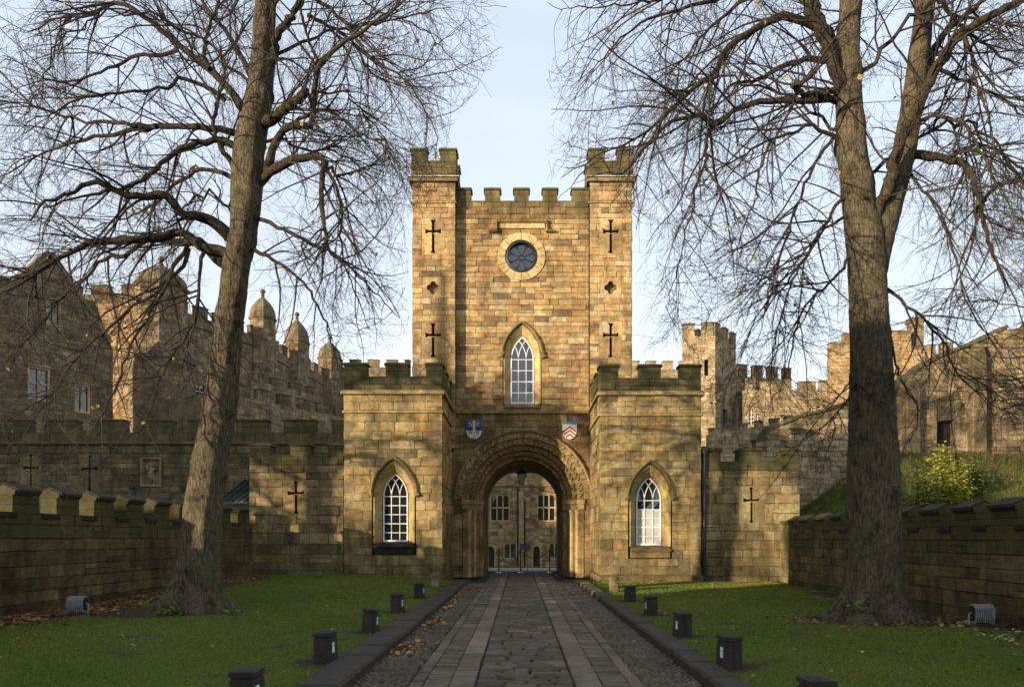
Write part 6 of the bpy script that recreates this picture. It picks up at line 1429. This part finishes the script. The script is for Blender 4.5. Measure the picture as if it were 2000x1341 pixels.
lr = [
 ([(1660, 205), (1640, 160), (1620, 100), (1590, 40), (1575, -10), (1560, -80)], .17, .10, -.7),
 ([(1648, 150), (1630, 90), (1600, 30), (1592, -40)], .12, .08, .7),
 ([(1770, 270), (1800, 190), (1838, 120), (1870, 72), (1940, 30), (2010, -5)], .15, .08, -.8),
 ([(1790, 170), (1815, 120), (1850, 60), (1900, 20), (1950, -20)], .11, .05, .8),
 ([(1700, 470), (1712, 420), (1735, 360), (1752, 300), (1770, 240)], .15, .12, -.6),
 ([(1645, 200), (1612, 194), (1575, 196), (1537, 194), (1500, 199), (1453, 207), (1423, 224), (1400, 250), (1382, 231), (1356, 224), (1311, 239), (1281, 268), (1251, 298), (1207, 347), (1177, 309), (1140, 335), (1100, 380), (1075, 410)], .09, .003, -1.6),
 ([(1600, 55), (1575, 45), (1550, 34), (1516, 34), (1471, 63), (1430, 86), (1404, 119), (1386, 149), (1341, 186), (1292, 231), (1236, 276), (1173, 298), (1100, 345)], .10, .008, -1.0),
 ([(1630, 115), (1580, 115), (1550, 123), (1516, 134), (1497, 151), (1460, 160), (1423, 168), (1395, 210), (1380, 245)], .08, .02, .8),
 ([(1405, 235), (1382, 261), (1378, 317), (1397, 354), (1423, 392), (1440, 440)], .05, .012, -1.0),
 ([(1380, 310), (1359, 373), (1356, 403), (1340, 450), (1325, 520), (1300, 600)], .03, .008, -1.8),
 ([(1655, 290), (1622, 265), (1580, 245), (1550, 257), (1501, 276), (1460, 298), (1404, 332), (1340, 385)], .05, .01, -1.8),
 ([(1506, 272), (1479, 347), (1475, 392), (1453, 440), (1440, 530)], .032, .008, -.6),
 ([(1640, 265), (1623, 276), (1593, 317), (1567, 373), (1537, 466), (1510, 540), (1490, 620)], .045, .01, -1.5),
 ([(1652, 380), (1632, 403), (1604, 447), (1575, 500), (1540, 570), (1515, 660), (1500, 740)], .045, .008, -1.2),
 ([(1650, 185), (1618, 180), (1575, 183), (1548, 168), (1570, 155), (1595, 137)], .08, .07, -1.0),
 ([(1765, 306), (1785, 305), (1817, 306), (1858, 313), (1888, 324), (1910, 384), (1918, 429), (1940, 492), (1965, 570)], .11, .02, -1.2),
 ([(1918, 395), (1947, 362), (2000, 354), (2060, 350)], .05, .02, -.6), ([(1850, 311), (1903, 283), (1947, 295), (2000, 336), (2040, 380)], .06, .015, .8),
 ([(1820, 130), (1847, 142), (1910, 172), (1947, 186), (2000, 224), (2060, 280)], .05, .012, .9), ([(1880, 60), (1888, 75), (1910, 164), (1930, 224), (1945, 310)], .05, .012, -1.0),
 ([(1825, -20), (1836, 0), (1873, 45), (1947, 104), (2010, 140)], .06, .012, 1.0),
 ([(1735, 640), (1742, 674), (1755, 728), (1775, 768), (1795, 815), (1762, 880)], .035, .008, -.9), ([(1668, 690), (1661, 768), (1634, 812), (1627, 852), (1600, 925)], .03, .008, -1.0),
 ([(1660, 500), (1624, 550), (1584, 583), (1560, 624), (1540, 718), (1500, 800)], .04, .008, -1.4), ([(1725, 560), (1780, 600), (1830, 650), (1880, 740), (1990, 820)], .04, .01, -1.6),
 ([(1790, 240), (1830, 225), (1890, 250), (1930, 330), (1990, 430)], .045, .01, -1.8), ([(1770, 330), (1800, 370), (1840, 420), (1870, 520), (1900, 620), (1990, 700)], .035, .008, -2.0),
 ([(1560, -30), (1500, -10), (1440, 10), (1380, 60), (1320, 130), (1260, 170)], .07, .01, 1.6), ([(1480, -40), (1420, -10), (1330, 20), (1240, 50), (1170, 120), (1140, 160)], .06, .008, -1.0),
 ([(1380, -40), (1290, 0), (1200, 10), (1100, 18), (1070, 5)], .04, .006, -.8), ([(1655, 420), (1610, 450), (1560, 520), (1500, 600), (1460, 660), (1440, 740)], .035, .008, 1.2)]
crown(tr, lr, DRt, around(lambda h: PX(1664, DRt), DRt, (8.6, 18), 9, 5.4, .05), (740, 5600, 13500), 2, 130)
# ---- a third tree behind, at the right edge
t3 = empty('bare_tree', (25.5, 31, 0), 'pale bare tree with dense golden twigs at the right edge of the view', 'tree')
c = [(25.5, 31, 1.5), (25.3, 31, 5), (25.0, 31, 9), (24.8, 31, 13), (24.9, 31, 18)]
trunk_mesh('trunk', c, [.4, .34, .28, .2, .1], t3, burls=8, seed=21, sides=18, K=40)
ex3 = []
for k in range(26):
    h = R.uniform(5.5, 15); a = R.uniform(2.2, 4.1) if k < 20 else R.uniform(0, 6.28); ln = R.uniform(3.0, 6.0)
    ux, uy = math.cos(a), math.sin(a); ex3.append(([(25.1, 31, h), (25.1 + ux * ln * .4, 31 + uy * ln * .4, h + 1.4), (25.1 + ux * ln * .8, 31 + uy * ln * .8, h + 1.9 + R.uniform(-.6, .6)), (25.1 + ux * ln, 31 + uy * ln, h + R.uniform(.8, 2.6))], .07, .012))
crown(t3, [], 30, ex3, (520, 4200, 9000), 3, 0, 1.25, True)

# ================================================================== BOLLARDS, FLOODLIGHTS, LEAVES
def lean(t): t.rotation_euler = (R.gauss(0, .02), R.gauss(0, .02), R.gauss(0, .09))
def bollard(x, y, stone, label, cracked=False, plate=True, side=1):
    z = lz(x, y) - .02; h = .445; w = .122
    t = empty('bollard', (x, y, z), label, 'bollard', 'bollards along the drive kerbs')
    if stone:
        m = MB(); m.box(x - .13, x + .13, y - .13, y + .13, z, z + .40, (.34, .28, .17, .5), .02); m.lathe((x, y, z + .38), [(.17, 0), (.15, .06), (.09, .10), (.02, .115)], 8, (.34, .28, .17, .5), math.pi / 8); m.build('post', M_STONE, t); return
    m = MB(); vs = []
    for (s, zz) in ((w * 1.04, -.05), (w * .97, .34), (w * .86, .346), (w * .86, .364), (w * 1.02, .372), (w * 1.02, .42), (w * .35, h), ):
        for sx, sy in ((-1, -1), (1, -1), (1, 1), (-1, 1)): vs.append((x + sx * s, y + sy * s, z + zz))
    fs = [(i * 4 + j, i * 4 + (j + 1) % 4, (i + 1) * 4 + (j + 1) % 4, (i + 1) * 4 + j) for i in range(6) for j in range(4)] + [(24, 25, 26, 27)]
    m.add(vs[:12], fs[:8]); m.build('post', M_WOOD, t)
    m = MB(); m.add(vs[8:], [(i * 4 + j, i * 4 + (j + 1) % 4, (i + 1) * 4 + (j + 1) % 4, (i + 1) * 4 + j) for i in range(4) for j in range(4)] + [(16, 17, 18, 19)]); m.build('cap', M_WOOD, t)
    lean(t)
    if cracked: m = MB(); m.box(x - .006, x + .006, y - w - .006, y - w * .9, z + .02, z + .33); m.build('crack', M_DARK, t)
    if plate:   # reflective strip on the face towards the drive and a small plate on the front edge
        for k, (za, zb) in enumerate(((.16, .24), (.25, .29))):
            m = MB(); xx = x + side * (w * 1.035 + .001); m.box(min(xx, xx + side * .006), max(xx, xx + side * .006), y - w * .95, y - w * .3, z + za, z + zb); m.build('reflector', M_REFL, t)
labL = ['nearest left bollard, only its cap in view at the bottom edge', 'second bollard on the left kerb, large in view beside the lawn edge', 'third black timber bollard along the left kerb', 'fourth black timber bollard along the left kerb', 'fifth bollard on the left, small, near the left lodge', 'farthest left post, short and mossy, against the left lodge corner']
labR = ['nearest right bollard, only its cap in view at the bottom edge', 'second bollard on the right kerb, large, with a white reflector', 'third bollard on the right kerb, cracked down the front', 'fourth black timber bollard along the right kerb', 'fifth bollard on the right, small, on sunlit grass', 'pale stone post at the far end of the right kerb']
for i, (x, y) in enumerate(BL): bollard(x, y, i == 5, labL[i], False, i < 5, 1)
for i, (x, y) in enumerate(BRT): bollard(x, y, i == 5, labR[i], i == 2, i < 4, -1)
def floodlight(px, py, D, label, rot):
    x, y, z = P(px, py, D); z = lz(x, y); t = empty('floodlight', (x, y, z), label, 'floodlight', 'ribbed ground floodlights'); t.rotation_euler = (0, 0, 0)
    cr, sr = math.cos(rot), math.sin(rot); T = lambda a, b, c: (x + a * cr - b * sr, y + a * sr + b * cr, z + c)
    m = MB(); pr_ = [(-.10, .12), (-.13, .20), (-.12, .33), (-.05, .39), (.08, .38), (.13, .30), (.13, .14), (.05, .10)]
    A = [T(-.17, b, c) for b, c in pr_] + [T(.17, b, c) for b, c in pr_]; m.add(A, [(i, (i + 1) % 8, 8 + (i + 1) % 8, 8 + i) for i in range(8)] + [tuple(range(8)), tuple(range(15, 7, -1))]); m.build('housing', M_IRON, t)
    for k in range(9):
        u = -.15 + k * .0375; m = MB(); A = [T(u + s, b * 1.28, .25 + (c - .25) * 1.24) for s in (-.007, .007) for b, c in pr_]; m.add(A, [(i, (i + 1) % 8, 8 + (i + 1) % 8, 8 + i) for i in range(8)] + [tuple(range(8)), tuple(range(15, 7, -1))]); m.build('fin', M_GREY, t)
    m = MB()
    for s in (-1, 1): m.tube([T(s * .21, 0, .03), T(s * .21, 0, .24), T(s * .17, 0, .26)], .014, 5)
    m.tube([T(-.23, 0, .03), T(.23, 0, .03)], .02, 5); m.build('bracket', M_GREY, t)
    m = MB(); m.tube([T(.2, 0, .03), T(.35, -.1, .02), T(.5, .05, .015), T(.8, .2, .01)], .01, 5); m.build('cable', M_IRON, t)
    m = MB(); vs = [T(-.27, -.15, -.05), T(.27, -.15, -.05), T(.27, .15, -.05), T(-.27, .15, -.05), T(-.25, -.13, .045), T(.25, -.13, .045), T(.25, .13, .045), T(-.25, .13, .045)]
    m.add(vs, [(0, 1, 5, 4), (1, 2, 6, 5), (2, 3, 7, 6), (3, 0, 4, 7), (4, 5, 6, 7)], (.07, .06, .05, .2)); m.build('base_block', M_STONE, t)
floodlight(152, 1205, 15.4, 'ribbed grey floodlight on the bare soil by the left low wall', .12)
floodlight(1917, 1232, 13.2, 'pale ribbed floodlight on the bare soil near the right low wall', -.15)

BRN = [(.20, .09, .035), (.26, .13, .05), (.14, .065, .03), (.30, .17, .07), (.10, .05, .025)]
def litter(name, n, f, size, cols, label, zf=None):
    pts = []
    while len(pts) < n:
        x, y = f()
        if x is None: continue
        pts.append((x, y, (zf or lz)(x, y) + R.uniform(.004, .022)))
    o = leaf_cloud(name, pts, size, cols, M_LITTER, 1.3, droop=.35); tag(o, label, 'leaves', kind='stuff')
def f1_():
    y = R.uniform(9, 26.9); xw_ = -11.35 + (y - 3) * .0529; d = abs(R.gauss(0, .55)); return (xw_ + .05 + d * (1.15 if y < 19 else .6), y)
litter('fallen_leaves', 9000, f1_, .085, BRN, 'brown fallen leaves drifted along the foot of the left low wall')
def f2_():
    s = R.choice((-1, 1)); return ((R.uniform(-10.3, -2.6) if s < 0 else R.uniform(2.7, 9.2)), R.uniform(8, 26.5))
litter('fallen_leaves', 1100, f2_, .045, BRN + [(.36, .29, .13), (.32, .22, .08)], 'scattered pale and brown leaves lying over both lawns', lambda x, y: lz(x, y) + .02)
def f3_():
    c = R.choice([(-1.75, 11.2, .16, .5), (-1.8, 14.6, .1, .5), (-1.85, 17.5, .08, .8), (-1.8, 20, .08, 1.0), (-1.75, 24.5, .25, .9)]); x = R.gauss(c[0], c[2]); return (x, R.gauss(c[1], c[3])) if -1.93 < x < -1.3 else (None, None)
litter('fallen_leaves', 520, f3_, .08, BRN + [(.42, .22, .08)], 'orange-brown leaves gathered in the gutter along the left kerb', lambda x, y: -.01)
def f4_():
    x = R.uniform(2.9, 9.3); return (x, 26.75 - abs(R.gauss(0, .4)))
litter('fallen_leaves', 700, f4_, .05, BRN + [(.5, .42, .2)], 'yellowish fallen leaves below the right lodge and wing wall')
def f5_():
    a = R.uniform(0, 6.28); r = R.uniform(.8, 1.9); return (TREE_R[0] + r * math.cos(a) * 1.2, TREE_R[1] + r * math.sin(a) * .8)
litter('fallen_leaves', 420, f5_, .08, BRN, 'fallen leaves round the roots of the right tree')
def f6_(): return (R.uniform(7.5, 9.0), R.uniform(10.5, 14)) 
litter('fallen_leaves', 160, f6_, .08, [(.3, .28, .12), (.12, .14, .04)], 'small weeds and pale leaves on the soil below the right floodlight')
for k, (px, py, D) in enumerate(((322, 1192, 15.2), (342, 1196, 15.1), (455, 1192, 15.2), (1675, 1170, 13.7))):
    x, y, z = P(px, py, D); z = lz(x, y); pts = [(x + R.gauss(0, .12), y + R.gauss(0, .06), z + abs(R.gauss(.08, .08)) + (.25 if k == 3 else 0)) for _ in range(26)]
    t = empty('sapling_shoot', (x, y, z), ['leafy green shoot at the left foot of the left tree', 'second green shoot between the roots of the left tree', 'small green shoot right of the left tree base', 'green shoot growing from the roots of the right tree'][k], 'shoot')
    m = MB()
    for q in range(5): m.tube([(x, y, z - .02), (x + R.uniform(-.1, .1), y, z + .12), (x + R.uniform(-.15, .15), y, z + .24)], .005, 4)
    m.build('stem', M_TWIG, t); leaf_cloud('foliage', pts, .08, [(.16, .22, .04), (.12, .18, .03), (.25, .28, .06)], M_LEAF, parent=t)

# ================================================================== the buildings round the green behind the viewpoint (they throw the shade)
def off_view(name, s, q0, q1, h, roof, depth, label):
    """long building across the sun's path: s = distance along the sun's travel, q = sideways coordinate"""
    ax = Vector((SDX, SDY, 0)); bx = Vector((SDY, -SDX, 0)); t = empty(name, tuple(ax * s + bx * (q0 + q1) / 2), label, 'building')
    f = frame(ax * s + bx * q0, bx, ax); L = q1 - q0; m = MB()
    m.prism(f, [(0, 0), (L, 0), (L, h), (0, h)], -depth, 0, tone('college', .8)); m.build('wall', M_STONE, t)
    m = MB(); m.prism(f, [(0, 0), (0, 0), (0, 0)], 0, 0)
    m = MB(); g = lambda u, v, n: f(u, v, n); vs = [g(-.3, h, .3), g(L + .3, h, .3), g(L + .3, h + roof, -depth / 2), g(-.3, h + roof, -depth / 2), g(L + .3, h, -depth - .3), g(-.3, h, -depth - .3)]
    m.add(vs, [(0, 1, 2, 3), (3, 2, 4, 5), (0, 3, 5), (1, 4, 2)], (.12, .11, .10, .1)); m.build('roof', M_SLATE, t)
    u = 2.0
    while u < L - 2:
        for v in ([1.2, 4.4] if h > 6 else [1.2]): m = MB(); m.prism(f, [(u, v), (u + 1.1, v), (u + 1.1, v + 1.7), (u, v + 1.7)], -.1, .03); m.build('window', M_GLASS, t)
        u += 3.2
off_view('street_building', -34, -21.2, -14.6, 6.3, 1.5, 7, 'low stone building behind the viewpoint on the left, shading the lawns')
off_view('street_building', -34, -33, -21.4, 7.6, 1.5, 7, 'stone building behind the viewpoint, a little taller than the one beside it')
off_view('street_building', -30, -52, -33.2, 12.5, 3.0, 9, 'tall stone building out of view far to the left, shading the long battlemented wall')
off_view('street_building', -34, -14.4, 40, 11.6, 2.8, 9, 'tall stone building behind the viewpoint, shading the drive and right lawn')
# trees beyond the left low wall, outside the frame, whose branches dapple the left of the gatehouse
for k, (sx_, qx_) in enumerate(((-9.0, -26.0), (-15.0, -30.0))):
    x, y = SDX * sx_ + SDY * qx_, SDY * sx_ - SDX * qx_
    t = empty('bare_tree', (x, y, 0), ['bare lime tree beyond the left low wall, outside the photograph', 'second bare lime tree beyond the left low wall, outside the photograph', 'bare lime tree on the green behind the viewpoint'][k], 'tree')
    trunk_mesh('trunk', [(x, y, 0), (x + .1, y, 3), (x - .1, y, 7), (x, y, 12), (x, y, 17)], [.45, .38, .32, .22, .1], t, flare=.5, burls=6, seed=30 + k, sides=16, K=30)
    L = []
    for q in range(22):
        h = R.uniform(3.2, 14); a = q * 2.4; ln = R.uniform(3.5, 6.0); ux, uy = math.cos(a), math.sin(a); L.append(([(x, y, h), (x + ux * ln * .4, y + uy * ln * .4, h + 1.2), (x + ux * ln * .8, y + uy * ln * .8, h + 1.2), (x + ux * ln, y + uy * ln, h + R.uniform(-.6, .8))], .09, .02))
    crown(t, [], 10, L, (420, 1600, 1600), 3, 0, 1.6, True)
